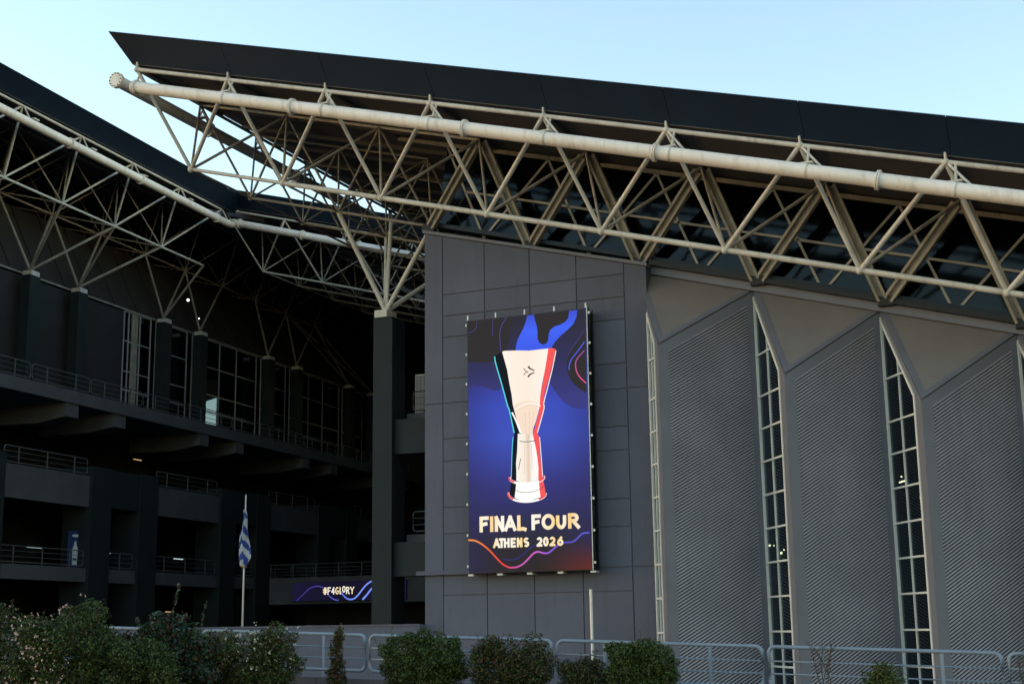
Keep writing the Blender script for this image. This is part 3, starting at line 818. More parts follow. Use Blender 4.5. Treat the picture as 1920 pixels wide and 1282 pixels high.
def stroke_mesh(m_, pts, w, y, w2=None):
    L = len(pts); w2 = w if w2 is None else w2
    ln = []
    for i, p_ in enumerate(pts):
        a = pts[max(i-1, 0)]; b_ = pts[min(i+1, L-1)]; dx, dz = b_[0]-a[0], b_[1]-a[1]; l = math.hypot(dx, dz) or 1
        ww = (w+(w2-w)*i/(L-1))/2
        ln.append(((p_[0]-dz/l*ww, p_[1]+dx/l*ww), (p_[0]+dz/l*ww, p_[1]-dx/l*ww)))
    for i in range(L-1):
        a, b_ = ln[i], ln[i+1]
        m_.quad((a[0][0], y, a[0][1]), (a[1][0], y, a[1][1]), (b_[1][0], y, b_[1][1]), (b_[0][0], y, b_[0][1]))
def line(name, pts, w, mat, w2=None, parent=None, smooth=True):
    y = -_lay[0]; _lay[0] += .0012
    m_ = MB(); stroke_mesh(m_, catmull(pts, 5) if smooth else pts, w, y, w2); return m_.build(name, mat, parent or scr)
SHAPES= {'flame_blue': [(0.071, 5.357), (0.38, 5.358), (0.416, 5.133), (0.495, 4.867), (0.531, 4.629), (0.524, 4.302), (0.595, 4.132), (0.766, 4.023), (0.914, 4.056), (1.005, 4.187), (1.046, 4.486), (1.122, 4.641), (1.321, 4.762), (1.567, 4.807), (1.813, 4.922), (1.939, 5.073), (1.979, 5.362), (2.344, 5.357), (2.302, 5.059), (2.15, 4.773), (1.902, 4.565), (1.556, 4.32), (1.307, 4.089), (1.156, 3.871), (1.055, 3.764), (-0.503, 3.837), (-0.474, 4.069), (-0.395, 4.343), (-0.267, 4.566), (-0.112, 4.833), (0.002, 5.104)], 'left_shadow': [(-2.734, 3.565), (-2.405, 3.56), (-1.946, 3.496), (-1.641, 3.516), (-1.413, 3.543), (-1.037, 3.369), (-1.049, 2.435), (-1.252, 2.265), (-1.504, 2.239), (-1.806, 2.357), (-2.109, 2.475), (-2.414, 2.523), (-2.645, 2.471), (-2.744, 2.291)], 'left_black': [(-2.73, 5.378), (-0.606, 5.355), (-0.765, 4.755), (-0.824, 4.195), (-1.034, 3.556), (-1.413, 3.543), (-1.641, 3.516), (-1.946, 3.496), (-2.405, 3.56), (-2.734, 3.565)], 'right_shadow': [(0.395, 5.347), (2.672, 5.346), (2.649, 4.469), (2.324, 3.993), (1.977, 3.61), (1.823, 3.21), (1.837, 2.795), (1.95, 2.465), (2.184, 2.172), (2.418, 1.971), (2.662, 1.816), (2.655, 1.184), (2.255, 1.191), (1.97, 1.28), (1.686, 1.483), (1.45, 1.729), (1.263, 2.018), (1.027, 2.404), (1.055, 3.741)], 'right_black': [(2.672, 5.346), (2.649, 4.469), (2.324, 3.993), (1.977, 3.61), (1.823, 3.21), (1.837, 2.795), (1.95, 2.465), (2.184, 2.172), (2.418, 1.971), (2.662, 1.816)], 'top_black': [(0.38, 5.358), (0.416, 5.133), (0.495, 4.867), (0.531, 4.629), (0.524, 4.302), (0.595, 4.132), (0.766, 4.023), (0.914, 4.056), (1.005, 4.187), (1.046, 4.486), (1.122, 4.641), (1.321, 4.762), (1.567, 4.807), (1.813, 4.922), (1.939, 5.073), (1.979, 5.362)], 'upper_left_navy': [(-1.111, 5.368), (0.096, 5.354), (0.002, 5.104), (-0.112, 4.833), (-0.267, 4.566), (-0.395, 4.343), (-0.474, 4.069), (-0.503, 3.837), (-1.13, 3.894), (-1.199, 4.466), (-1.211, 4.704)], 'cup_dark_left': [(-1.461, 3.736), (-1.181, 3.875), (-1.115, 3.893), (-1.009, 3.507), (-0.89, 3.075), (-0.798, 2.508), (-0.705, 2.036), (-0.652, 1.569), (-0.591, 1.334), (-0.286, 0.294), (-0.607, 0.306), (-0.771, 0.887), (-0.864, 1.4), (-1.006, 1.967), (-1.196, 2.727), (-1.414, 3.402)], 'cup_cream': [(-1.115, 3.893), (-1.029, 3.922), (-0.327, 3.877), (0.12, 3.826), (0.565, 3.832), (1.008, 3.838), (0.925, 3.382), (0.843, 2.973), (0.683, 2.294), (0.601, 1.841), (0.581, 1.568), (0.579, 1.453), (0.489, 1.117), (0.386, 0.804), (0.258, 0.494), (0.229, 0.259), (-0.286, 0.294), (-0.45, 0.818), (-0.591, 1.334), (-0.652, 1.569), (-0.705, 2.036), (-0.798, 2.508), (-0.89, 3.075), (-1.009, 3.507)], 'cup_red': [(1.008, 3.838), (1.155, 3.848), (1.335, 3.785), (1.242, 3.353), (1.032, 2.634), (0.825, 2.053), (0.744, 1.647), (0.762, 1.325), (0.658, 1.013), (0.503, 0.568), (0.424, 0.246), (0.253, 0.258), (0.384, 0.713), (0.514, 1.115), (0.579, 1.453), (0.581, 1.568), (0.601, 1.841), (0.708, 2.292), (0.843, 2.973), (0.925, 3.382)], 'cup_shade': [(-0.603, 1.542), (-0.363, 1.649), (0.033, 1.701), (0.498, 1.597), (0.49, 1.162), (0.371, 0.805), (0.248, 0.495), (0.205, 0.293), (-0.236, 0.322), (-0.425, 0.862), (-0.557, 1.308)], 'stem_white': [(-0.44, 0.328), (0.233, 0.283), (0.271, 0.157), (0.373, -0.358), (0.44, -0.832), (0.47, -1.161), (0.45, -1.674), (0.096, -1.725), (-0.31, -1.726), (-0.538, -1.644), (-0.531, -1.245), (-0.542, -0.915), (-0.482, -0.399)], 'stem_dark': [(-0.594, 0.339), (-0.44, 0.328), (-0.458, 0.206), (-0.482, -0.399), (-0.542, -0.915), (-0.538, -1.644), (-0.766, -1.561), (-0.713, -0.763), (-0.684, -0.197)], 'stem_red': [(0.233, 0.283), (0.461, 0.268), (0.509, 0.142), (0.546, -0.604), (0.608, -1.309), (0.627, -1.637), (0.45, -1.674), (0.47, -1.161), (0.44, -0.832), (0.373, -0.358)], 'base_white': [(-0.539, -1.738), (-0.108, -1.793), (0.474, -1.745), (0.537, -2.375), (0.082, -2.492), (-0.322, -2.473), (-0.625, -2.341)], 'base_dark': [(-0.767, -1.631), (-0.539, -1.738), (-0.625, -2.341), (-0.852, -2.213), (-0.823, -1.934)], 'base_red': [(0.474, -1.745), (0.676, -1.686), (0.766, -2.201), (0.739, -2.292), (0.537, -2.375)], 'stem_shade': [(-0.357, 0.066), (-0.076, 0.095), (0.124, -0.154), (0.108, -1.047), (-0.097, -1.129), (-0.244, -0.791)]}
LINES= {'cyan': [(-1.461, 3.712), (-1.414, 3.402), (-1.149, 2.49), (-0.887, 1.541), (-0.815, 1.351), (-0.606, 0.37)], 'white_right': [(1.357, 3.713), (1.186, 2.989), (0.976, 2.271), (0.766, 1.553), (0.761, 1.279), (0.45, 0.299)], 'stem_cyan': [(-0.658, 0.205), (-0.708, -0.385), (-0.765, -1.514)], 'stem_line': [(0.544, 0.125), (0.596, -0.607), (0.653, -1.545)], 'sliver': [(-0.692, 1.249), (-0.523, 0.915), (-0.31, 0.35)], 'dark1': [(-0.309, -0.717), (-0.373, -0.925), (-0.428, -1.18)], 'ring': [(-0.826, -1.464), (-0.818, -1.582), (-0.615, -1.701), (-0.31, -1.764), (0.095, -1.776), (0.499, -1.723), (0.692, -1.617), (0.704, -1.501)], 'basering': [(-0.902, -2.108), (-0.878, -2.249), (-0.677, -2.409), (-0.322, -2.51), (0.082, -2.529), (0.485, -2.465), (0.728, -2.347), (0.781, -2.211)], 'p1': [(-0.883, 5.359), (-1.115, 5.027), (-1.211, 4.704), (-1.199, 4.466), (-1.17, 3.945)], 'p2': [(-1.528, 5.353), (-1.532, 5.02), (-1.552, 4.595)], 'p3': [(-2.276, 5.357), (-2.314, 5.05), (-2.496, 4.9), (-2.729, 4.851)], 'b1': [(2.636, 3.963), (2.314, 3.579), (2.042, 3.282), (1.939, 3.016), (1.935, 2.833)], 'b2': [(2.649, 4.469), (2.326, 4.039), (2.077, 3.739), (1.9, 3.433)], 'pk': [(2.627, 3.597), (2.357, 3.346), (2.231, 3.128), (2.247, 2.806), (2.384, 2.52), (2.663, 2.224)], 'wave': [(-2.756, -4.012), (-2.496, -4.036), (-2.238, -4.139), (-1.982, -4.311), (-1.727, -4.528), (-1.475, -4.791), (-1.223, -5.029), (-0.971, -5.174), (-0.769, -5.208), (-0.517, -5.179), (-0.263, -5.058), (-0.009, -4.838), (0.194, -4.661), (0.395, -4.6), (0.593, -4.652), (0.791, -4.672), (0.991, -4.574), (1.192, -4.422), (1.391, -4.302), (1.638, -4.265), (1.883, -4.256), (2.08, -4.159), (2.28, -3.985), (2.427, -3.914), (2.65, -3.923)], 'wave2': [(-1.17, -4.847), (-0.916, -4.891), (-0.613, -4.864), (-0.308, -4.713), (-0.054, -4.516), (0.149, -4.385), (0.35, -4.324)], 'leafa': [(0.098, 3.153), (0.166, 3.054), (0.376, 2.943)], 'leafb': [(0.075, 2.691), (0.176, 2.798), (0.374, 2.865)], 'leafc': [(-0.116, 3.079), (-0.034, 2.965), (0.104, 2.916)], 'leafd': [(-0.121, 2.8), (-0.035, 2.886), (0.104, 2.916)]}
TITLE= [('F', -2.23, -1.792, -3.72, -3.056), ('I', -1.74, -1.601, -3.72, -3.058), ('N', -1.534, -1.098, -3.721, -3.062), ('A', -1.088, -0.565, -3.721, -3.066), ('L', -0.514, -0.024, -3.722, -3.07), ('F', 0.127, 0.557, -3.722, -3.074), ('O', 0.577, 1.174, -3.724, -3.078), ('U', 1.214, 1.668, -3.724, -3.083), ('R', 1.742, 2.245, -3.725, -3.088)]
SUB= [('A', -1.61, -1.304, -4.389, -3.986), ('T', -1.354, -1.11, -4.39, -3.988), ('H', -1.13, -0.866, -4.39, -3.991), ('E', -0.825, -0.582, -4.391, -3.994), ('N', -0.542, -0.29, -4.392, -3.996), ('S', -0.239, 0.012, -4.392, -4.0), ('2', 0.338, 0.601, -4.394, -4.005), ('0', 0.626, 0.875, -4.395, -4.008), ('2', 0.91, 1.172, -4.396, -4.011), ('6', 1.246, 1.521, -4.396, -4.014)]

for nm, mat, sm in (('right_shadow', 'navy', 0), ('upper_left_navy', 'navy', 0), ('left_shadow', 'navy', 0), ('left_black', 'black', 0), ('right_black', 'black', 0), ('flame_blue', 'blue', 0), ('top_black', 'black', 0),
                    ('cup_dark_left', 'dark', 0), ('cup_cream', 'cream', 0), ('cup_red', 'red', 0), ('cup_shade', 'shade', 0),
                    ('stem_white', 'stem', 0), ('stem_dark', 'dark', 0), ('stem_red', 'red', 0), ('base_white', 'white', 0), ('base_dark', 'dark', 0), ('base_red', 'red', 0)):
    shape('trophy_print' if nm.split('_')[0] in ('cup', 'stem', 'base') else 'swirl_print', SHAPES[nm], LM[mat])
for nm, w, mat in (('cyan', .05, 'cyan'), ('white_right', .035, 'white'), ('stem_cyan', .03, 'cyan'), ('stem_line', .03, 'white'), ('sliver', .07, 'white'), ('dark1', .03, 'emblem'), ('ring', .10, 'white'), ('basering', .09, 'white')):
    line('trophy_print', LINES[nm], w, LM[mat])
for nm, w, mat in (('p1', .035, 'purple'), ('p2', .02, 'purple'), ('p3', .02, 'purple'), ('b1', .05, 'lineblue'), ('b2', .02, 'purple'), ('pk', .05, 'pink')):
    line('swirl_print', LINES[nm], w, LM[mat])
line('wave_print', LINES['wave2'], .045, LM['wave2']); line('wave_print', LINES['wave'], .068, LM['wave'])
for nm, w in (('leafa', .09), ('leafb', .09), ('leafc', .04), ('leafd', .04)): line('emblem_print', LINES[nm], w, LM['emblem'], w*.45)

def arc(cx, cy, rx, ry, a0, a1, n=14): return [(cx+rx*math.cos(R(a0+(a1-a0)*i/n)), cy+ry*math.sin(R(a0+(a1-a0)*i/n))) for i in range(n+1)]
GLY = {
 'F': [[(0, 0), (0, 1)], [(0, 1), (1, 1)], [(0, .46), (.78, .54)]],
 'I': [[(.5, 0), (.5, 1)]],
 'N': [[(0, 0), (0, 1)], [(0, 1), (1, 0)], [(1, 0), (1, 1)]],
 'A': [[(-.05, 0), (.5, 1)], [(.5, 1), (1.05, 0)], [(.22, .3), (.78, .3)]],
 'L': [[(0, 1), (0, 0)], [(0, 0), (.55, .02), (1, -.08)]],
 'O': [arc(.5, .5, .5, .5, 0, 360, 28)],
 'U': [[(0, 1), (0, .45)] + arc(.5, .45, .5, .45, 180, 360) + [(1, .45), (1, 1)]],
 'R': [[(0, 0), (0, 1)], [(0, 1), (.45, 1)] + arc(.45, .75, .45, .25, 90, -90) + [(.0, .5)], [(.4, .5), (1.05, -.02)]],
 'T': [[(0, 1), (1, 1)], [(.5, 1), (.5, 0)]],
 'H': [[(0, 0), (0, 1)], [(1, 0), (1, 1)], [(0, .5), (1, .5)]],
 'E': [[(0, 0), (0, 1)], [(0, 1), (1, 1)], [(0, .5), (.85, .5)], [(0, 0), (1, 0)]],
 'S': [arc(.5, .75, .5, .25, 30, 270, 12) + arc(.5, .25, .5, .25, 90, -150, 12)],
 '2': [arc(.5, .68, .5, .32, 160, -35, 14) + [(.0, 0)], [(0, 0), (1, 0)]],
 '0': [arc(.5, .5, .5, .5, 0, 360, 28)],
 '6': [[(.75, 1), (.25, .62)], arc(.5, .32, .5, .32, 0, 360, 24)],
 '#': [[(.3, 0), (.38, 1)], [(.68, 0), (.76, 1)], [(0, .33), (1, .33)], [(0, .68), (1, .68)]],
 '4': [[(.75, 0), (.75, 1)], [(.75, 1), (0, .3)], [(0, .3), (1, .3)]],
 'G': [arc(.5, .5, .5, .5, 45, 340, 22) + [(1, .45)], [(.55, .45), (1.0, .45)]],
 'Y': [[(0, 1), (.5, .5)], [(1, 1), (.5, .5)], [(.5, .5), (.5, 0)]],
}
def glyph(ch, x0, x1, z0, z1, w, mat, y, parent, name='letter'):
    m_ = MB(); h = w/2; k = 0
    x0 += h; x1 -= h; z0 += h; z1 -= h
    if x1 < x0: x0 = x1 = (x0+x1)/2
    for st in GLY[ch]:
        pts = [(x0+p_[0]*(x1-x0), z0+p_[1]*(z1-z0)) for p_ in st]
        if len(pts) == 2:                                   # square caps
            dx, dz = pts[1][0]-pts[0][0], pts[1][1]-pts[0][1]; l = math.hypot(dx, dz) or 1
            pts = [(pts[0][0]-dx/l*h*.9, pts[0][1]-dz/l*h*.9), (pts[1][0]+dx/l*h*.9, pts[1][1]+dz/l*h*.9)]
        stroke_mesh(m_, pts, w, y-k*.0006); k += 1
    return m_.build(name, mat, parent)
yl = -(_lay[0]+.004)
for ch, x0, x1, z0, z1 in TITLE: glyph(ch, x0, x1, z0, z1, .15, LM['gold'], yl, scr)
for ch, x0, x1, z0, z1 in SUB: glyph(ch, x0, x1, z0, z1, .098, LM['gold'], yl, scr)
# finer marks on the trophy picture
fine = [([(-.52, 1.33), (-.3, 1.47), (.07, 1.56), (.40, 1.52), (.62, 1.42)], .035, 'white'), ([(-.48, 1.27), (-.25, 1.40), (.07, 1.49), (.4, 1.45), (.6, 1.36)], .02, 'shade2'),
        ([(-.1, 1.2), (-.06, .6), (-.03, .1)], .03, 'shade2'), ([(.1, 1.25), (.12, .6), (.1, .1)], .035, 'shade2'), ([(.3, 1.2), (.25, .6), (.2, .1)], .025, 'shade2'),
        ([(-.12, -.15), (-.14, -.8), (-.16, -1.35)], .03, 'shade2'), ([(.02, -.15), (.03, -.8), (.03, -1.5)], .045, 'shade2'), ([(.18, -.15), (.2, -.8), (.2, -1.2)], .03, 'shade2'),
        ([(-.35, .0), (-.1, -.04), (.2, -.04), (.4, .0)], .03, 'emblem'), ([(-.62, -2.02), (-.3, -2.13), (.1, -2.15), (.5, -2.06), (.7, -1.94)], .022, 'emblem')]
LM['shade2'] = emit('led_cream_streak', srgb(236, 208, 184))
for pts, w, mt_ in fine: line('trophy_print', pts, w, LM[mt_])
for nm in ('ring', 'basering'):
    L_ = LINES[nm]; line('trophy_print', L_[:3], .08, LM['red']); line('trophy_print', L_[-3:], .08, LM['red'])
# supporting frame behind and beside the screen
fr = MB()
for x in (-2.7, -.9, .9, 2.72):
    for z in (-5.3, 5.3): fr.bar((x, .14, z), (x, .79, z), .06, .06)
    fr.bar((x, .62, -5.35), (x, .62, 5.35), .06, .06)
for z in (-5.3, -2.7, 0, 2.7, 5.3): fr.bar((-2.72, .66, z), (2.75, .66, z), .06, .06)
for i in range(8):
    z = -5.2+1.3*i; fr.bar((2.72, .18, z), (2.72, .62, z+1.3 if i % 2 == 0 else z), .04, .04); fr.bar((2.72, .18, z+1.3), (2.72, .62, z+(0 if i % 2 else 1.3)), .04, .04)
lpart(fr, 'support_frame', M['black'])
for x in (2.80,):
    q = MB(); q.bar((x, .10, -5.4), (x, .10, 5.45), .05, .05); q.bar((x+.02, .5, -5.4), (x+.02, .5, 5.42), .05, .05); lpart(q, 'side_rail', M['black'])
    q = MB(); q.bar((x-.035, -.012, -5.4), (x-.035, -.012, 5.5), .035, .02); lpart(q, 'edge_trim', M['steel'])
for i in range(9):
    z = -5.1+10.3*i/8
    q = MB(); q.box(2.81, 2.89, -.02, .05, z-.05, z+.05); lpart(q, 'clip', M['steel'])
    q = MB(); q.box(-2.84, -2.77, -.02, .05, z-.05, z+.05); lpart(q, 'clip', M['steel'])
for x in (-2.72, -1.4, -.05, 1.3, 2.72):
    q = MB(); q.box(x-.035, x+.035, -.03, .06, 5.41, 5.62); lpart(q, 'clip', M['steel'])
    q = MB(); q.box(x-.12, x+.12, .1, .5, -5.5, -5.42); lpart(q, 'bracket', M['steel'])

# ------------------------------------------------------------------ band screen on the bridge
band = empty('band_screen', (-53.5, 91.8, 3.9))
tag(band, 'low LED band reading #F4GLORY with blue wave on the rear bridge', 'screen')
LM['band'] = led_mat('band_background', [(0, (26, 24, 52)), (.5, (22, 21, 36)), (1, (30, 24, 60))], 'X', -4.4, 5)
LM['bandline'] = led_mat('band_wave', [(0, (48, 40, 110)), (.4, (90, 80, 190)), (.55, (95, 110, 240)), (.75, (130, 165, 255)), (1, (110, 125, 255))], 'X', -4.4, 3.5)
q = MB(); q.box(-4.4, 5.4, 0, .15, 0, 1.42); bp_ = q.build('display_panel', M['black'], band)
q = MB(); q.quad((-4.38, -.004, .02), (5.38, -.004, .02), (5.38, -.004, 1.4), (-4.38, -.004, 1.4)); q.build('picture', LM['band'], bp_)
def bline(pts, w, y):
    m_ = MB(); stroke_mesh(m_, catmull(pts, 6), w, y); m_.build('wave_print', LM['bandline'], bp_)
bline([(-4.0, .03), (-3.4, .5), (-2.8, .95), (-2.2, 1.1), (-1.7, 1.0), (-1.4, .7), (-1.1, .35), (-.7, .1), (-.3, .02)], .07, -.008)
bline([(-.2, .75), (.1, .4), (.5, .1), (1.0, .1), (1.4, .4), (1.8, .85), (2.2, 1.2), (2.6, 1.38)], .11, -.010)
bline([(1.75, .03), (2.1, .35), (2.5, .8), (3.0, 1.2)], .13, -.012)
xx = -1.65
for ch, w_ in (('#', .40), ('F', .33), ('4', .34), ('G', .37), ('L', .22), ('O', .34), ('R', .34), ('Y', .40)):
    dz = .12 if ch == 'O' else 0
    glyph(ch, xx, xx+w_-.04, .46+dz, 1.0+(.06 if ch == 'O' else 0), .085, LM['gold'], -.02, bp_); xx += w_

# ------------------------------------------------------------------ forecourt, parapet, cars
q = MB(); q.box(-90, -27.45, 53.95, 140, -1.97, 0.45)
tag(q.build('forecourt', M['asphalt']), kind='structure')
q = MB(); q.box(-90, -27.43, 53.6, 53.9, -2, 1.86); q.box(-90, -27.43, 53.55, 53.95, 1.863, 1.93)
tag(q.build('parapet_wall', M['wall']), 'long grey parapet wall behind the hedges, left of the tower', 'wall')
def car(loc, rz, body_mat, label):
    c = empty('parked_car', loc, rz); tag(c, label, 'car', 'cars parked behind the parapet')
    prof = [(-2.1, .35), (-2.15, .75), (-2.0, .95), (-1.35, 1.02), (-.75, 1.40), (-.2, 1.50), (.7, 1.52), (1.4, 1.42), (1.95, 1.0), (2.1, .9), (2.15, .4)]
    b = MB(); L = len(prof); ws = [.86, .88, .86, .82, .64, .60, .60, .62, .80, .84, .86]
    for (x, z), w in zip(prof, ws): b.v += [(x, -w, z), (x, w, z)]
    for i in range(L-1): b.f.append((2*i, 2*i+1, 2*i+3, 2*i+2)); b.mi.append(0)
    b.f.append(tuple(2*i for i in range(L))); b.f.append(tuple(2*i+1 for i in reversed(range(L)))); b.mi += [0, 0]
    b.quad((-2.1, -.86, .35), (2.15, -.86, .4), (2.15, .86, .4), (-2.1, .86, .35))
    bo = b.build('body', body_mat, c, smooth=False)
    for s in (-1, 1):
        g_ = MB(); g_.quad((-1.2, s*.80, 1.06), (1.6, s*.80, 1.06), (1.25, s*.645, 1.38), (-.65, s*.665, 1.38)); g_.build('side_window', M['glass_car'], bo)
        for x in (-1.35, 1.35):
            w = MB(); w.tube((x, s*.70, .32), (x, s*.88, .32), .32, 18); wh = w.build('wheel', M['black'], c)
            w = MB(); w.tube((x, s*.881, .32), (x, s*.90, .32), .2, 14); w.build('rim', M['steel'], wh)
        h_ = MB(); h_.box(-2.16, -2.1, s*.62-.15, s*.62+.15, .68, .82); h_.build('headlight', M['white'], c)
    g_ = MB(); g_.quad((-1.32, -.78, 1.05), (-1.32, .78, 1.05), (-.79, .62, 1.385), (-.79, -.62, 1.385)); g_.build('windscreen', M['glass_car'], bo)
    g_ = MB(); g_.quad((1.42, -.6, 1.42), (1.42, .6, 1.42), (1.93, .76, 1.04), (1.93, -.76, 1.04)); g_.build('rear_window', M['glass_car'], bo)
M['glass_car'] = paint('car_glass', (0.02, 0.022, 0.025), 0.08, 0.05, 1, 0, 60, 0.6)
M['silver'] = paint('silver_car_paint', (0.55, 0.57, 0.6), 0.25, 0.03, 1, 0, 60, 0.6, 0.4)
M['navycar'] = paint('dark_car_paint', (0.03, 0.035, 0.045), 0.2, 0.03, 1, 0, 60, 0.6, 0.2)
car((-38.4, 62, .45), R(4), M['silver'], 'silver car whose roof shows above the parapet, right of the flagpole')
car((-32.4, 63.5, .47), R(182), M['navycar'], 'dark car behind the parapet between column and tower')

# ------------------------------------------------------------------ flagpole
fp = empty('flagpole', (-38.0, 56, .45)); tag(fp, 'white flagpole with limp blue and white striped flag', 'flagpole')
q = MB(); q.tube((0, 0, 0), (.02, 0, 7.55), .055, 10, .03); q.build('pole', M['white'], fp, True)
q = MB(); q.tube((.02, 0, 7.55), (.02, 0, 7.68), .05, 8, .01); q.build('finial', M['steel'], fp)
M['flag_blue'] = paint('flag_blue', (0.02, 0.045, 0.22), 0.8, 0.15, 6)
M['flag_white'] = paint('flag_white', (0.38, 0.39, 0.43), 0.8, 0.12, 6)
M['flag_gold'] = paint('flag_gold_fringe', (0.35, 0.16, 0.05), 0.8, 0.2, 20)
fl = MB(); NU, NV = 14, 70
def fpt(i, j):
    u = i/NU; v = j/NV
    z = 6.95 - 2.45*v - .18*math.sin(u*math.pi)*v**2 - .12*(1-abs(u-.5)*2)*(v > .9)*(v-.9)*10
    wd = .12 + .72*min(1, v*1.25)
    if v > .93: wd *= 1-(v-.93)*3.5
    x = .02 + (u-.46)*wd + .03*math.sin(v*9)
    y = -.06 + .10*math.sin(u*9.5+v*2.2)*min(1, v*2+.2) - .03*math.cos(v*11+u*3)
    return (x, y, z)
for j in range(NV+1):
    for i in range(NU+1): fl.v.append(fpt(i, j))
for j in range(NV):
    for i in range(NU):
        k = j*(NU+1)+i; fl.f.append((k, k+1, k+NU+2, k+NU+1))
        v = j/NV; u = i/NU
        t = v*7.4 - abs(u-.42)*2.6 + (.6 if u < .42 else 0)
        mi = 2 if v > .975 else (int(math.floor(t)) % 2)
        if v < .28 and u > .3 and (j//4) % 3 == 0: mi = 1
        fl.mi.append(mi)
fl.build('flag', [M['flag_blue'], M['flag_white'], M['flag_gold']], fp, True)

# ------------------------------------------------------------------ thin steel pole before the tower
q = MB(); q.tube((-17.6, 48, -2), (-17.62, 48, 3.0), .055, 10); q.tube((-17.62, 48, 3.0), (-17.62, 48, 3.04), .06, 10)
tag(q.build('steel_post', M['steel'], None, False), 'bare pale steel post standing before the tower, right of the screen', 'post')

# ------------------------------------------------------------------ railings
def rail_top(x): return 1.57-.035*(x+18.49)
RP = 5.34
RY = 33.1
labs = ['blue-grey railing panel mostly hidden behind the pink flowering shrub', 'blue-grey railing panel behind the wide white-flowered hedge', 'blue-grey railing panel behind the trimmed green shrub left of the screen',
        'blue-grey railing panel crossed by the steel post', 'blue-grey railing panel before the corrugated bays with bare twigs on it', 'blue-grey railing panel cut by the right edge of the picture']
for i, xa in enumerate([-18.49-2*RP, -18.49-RP, -18.49, -18.49+RP, -18.49+2*RP, -18.49+3*RP]):
    r_ = empty('railing', (xa, RY, verge_z(xa))); tag(r_, labs[i], 'railing', 'railing panels along the verge')
    z0 = verge_z(xa); a, b_ = .07, RP-.07; h = .93; sl = -.035
    def P(x, dz): return Vector((x, 0, rail_top(xa+x)-z0-dz))
    rr = .16; pts = []
    for cx, cz, a0 in ((a+rr, rr, 180), (a+rr, h-rr, 90)): pass
    loop = [P(a+rr, 0)] + [P(a+rr-rr*math.sin(R(t)), rr-rr*math.cos(R(t))) for t in (20, 45, 70, 90)] \
        + [P(a+rr-rr*math.cos(R(t)), h-rr+rr*math.sin(R(t))) for t in (0, 20, 45, 70, 90)] \
        + [P(b_-rr+rr*math.sin(R(t)), h-rr+rr*math.cos(R(t))) for t in (0, 20, 45, 70, 90)] \
        + [P(b_-rr+rr*math.cos(R(t)), rr-rr*math.sin(R(t))) for t in (0, 20, 45, 70, 90)] + [P(a+rr, 0)]
    f = MB(); f.path(loop, .046, 10); f.build('frame', M['rail'], r_, True)
    for dz in (.33, .62):
        q = MB(); q.tube(P(a, dz), P(b_, dz), .02, 8); q.build('bar', M['rail'], r_, True)
    for x in (a+.235*RP, a+.735*RP):
        q = MB(); q.bar(P(x, .03), Vector((x, 0, -.1)), .075, .045); q.build('post', M['rail'], r_)

# ------------------------------------------------------------------ roll-up banner, cooler unit, lamps
def wloc(n, s, z):
    return Vector((-58+n*ca-s*sa, 60+n*sa+s*ca, z))
M['banner'] = paint('banner_blue', (0.012, 0.03, 0.12), 0.6, 0.1, 3)
M['banner_white'] = paint('banner_white', (0.5, 0.55, 0.62), 0.6, 0.1, 8)
bn = empty('banner', wloc(-.75, 9.2, 5.7), WA+R(62)); tag(bn, 'dark blue upright banner printed with a white bottle on lower balcony', 'banner')
q = MB(); q.box(-.5, .5, 0, .03, 0, 2.3); q.box(-.55, .55, -.12, .15, -.02, .06); q.build('cloth', M['banner'], bn)
bt = [(-.16, .15), (.16, .15), (.18, 1.0), (.16, 1.25), (.07, 1.45), (.07, 1.65), (-.07, 1.65), (-.07, 1.45), (-.16, 1.25), (-.18, 1.0)]
q = MB(); q.prism([(x, -.002, z) for x, z in bt], (0, -.004, 0)); q.build('bottle_print', M['banner_white'], bn)
q = MB(); q.prism([(x, -.008, z) for x, z in [(-.12, .5), (.12, .5), (.12, .62), (-.12, .62)]], (0, -.003, 0)); q.build('bottle_print', M['banner'], bn)
q = MB(); q.prism([(.24*math.cos(R(t)), -.002, 2.0+.09*math.sin(R(t))) for t in range(0, 360, 24)], (0, -.004, 0)); q.build('oval_print', M['banner_white'], bn)

ac = empty('cooling_unit', (-29.0, 58.4, 11.62)); tag(ac, 'white grilled cooling unit behind the upper balcony rail', 'cooling unit')
q = MB(); q.box(-1.15, 1.0, .04, .9, 0, 2.05); q.build('casing', M['white'], ac)
q = MB()
for i in range(14): q.box(-1.12+.075*i, -1.10+.075*i, -.01, .02, .05, 2.0)
for i in range(26): q.box(-1.13, -.1, .0, .02, .05+.077*i, .075+.077*i)
q.build('grille', M['steel'], ac)
q = MB(); q.box(-1.12, -.1, .02, .035, .04, 2.0); q.build('shadow_mesh', M['black'], ac)

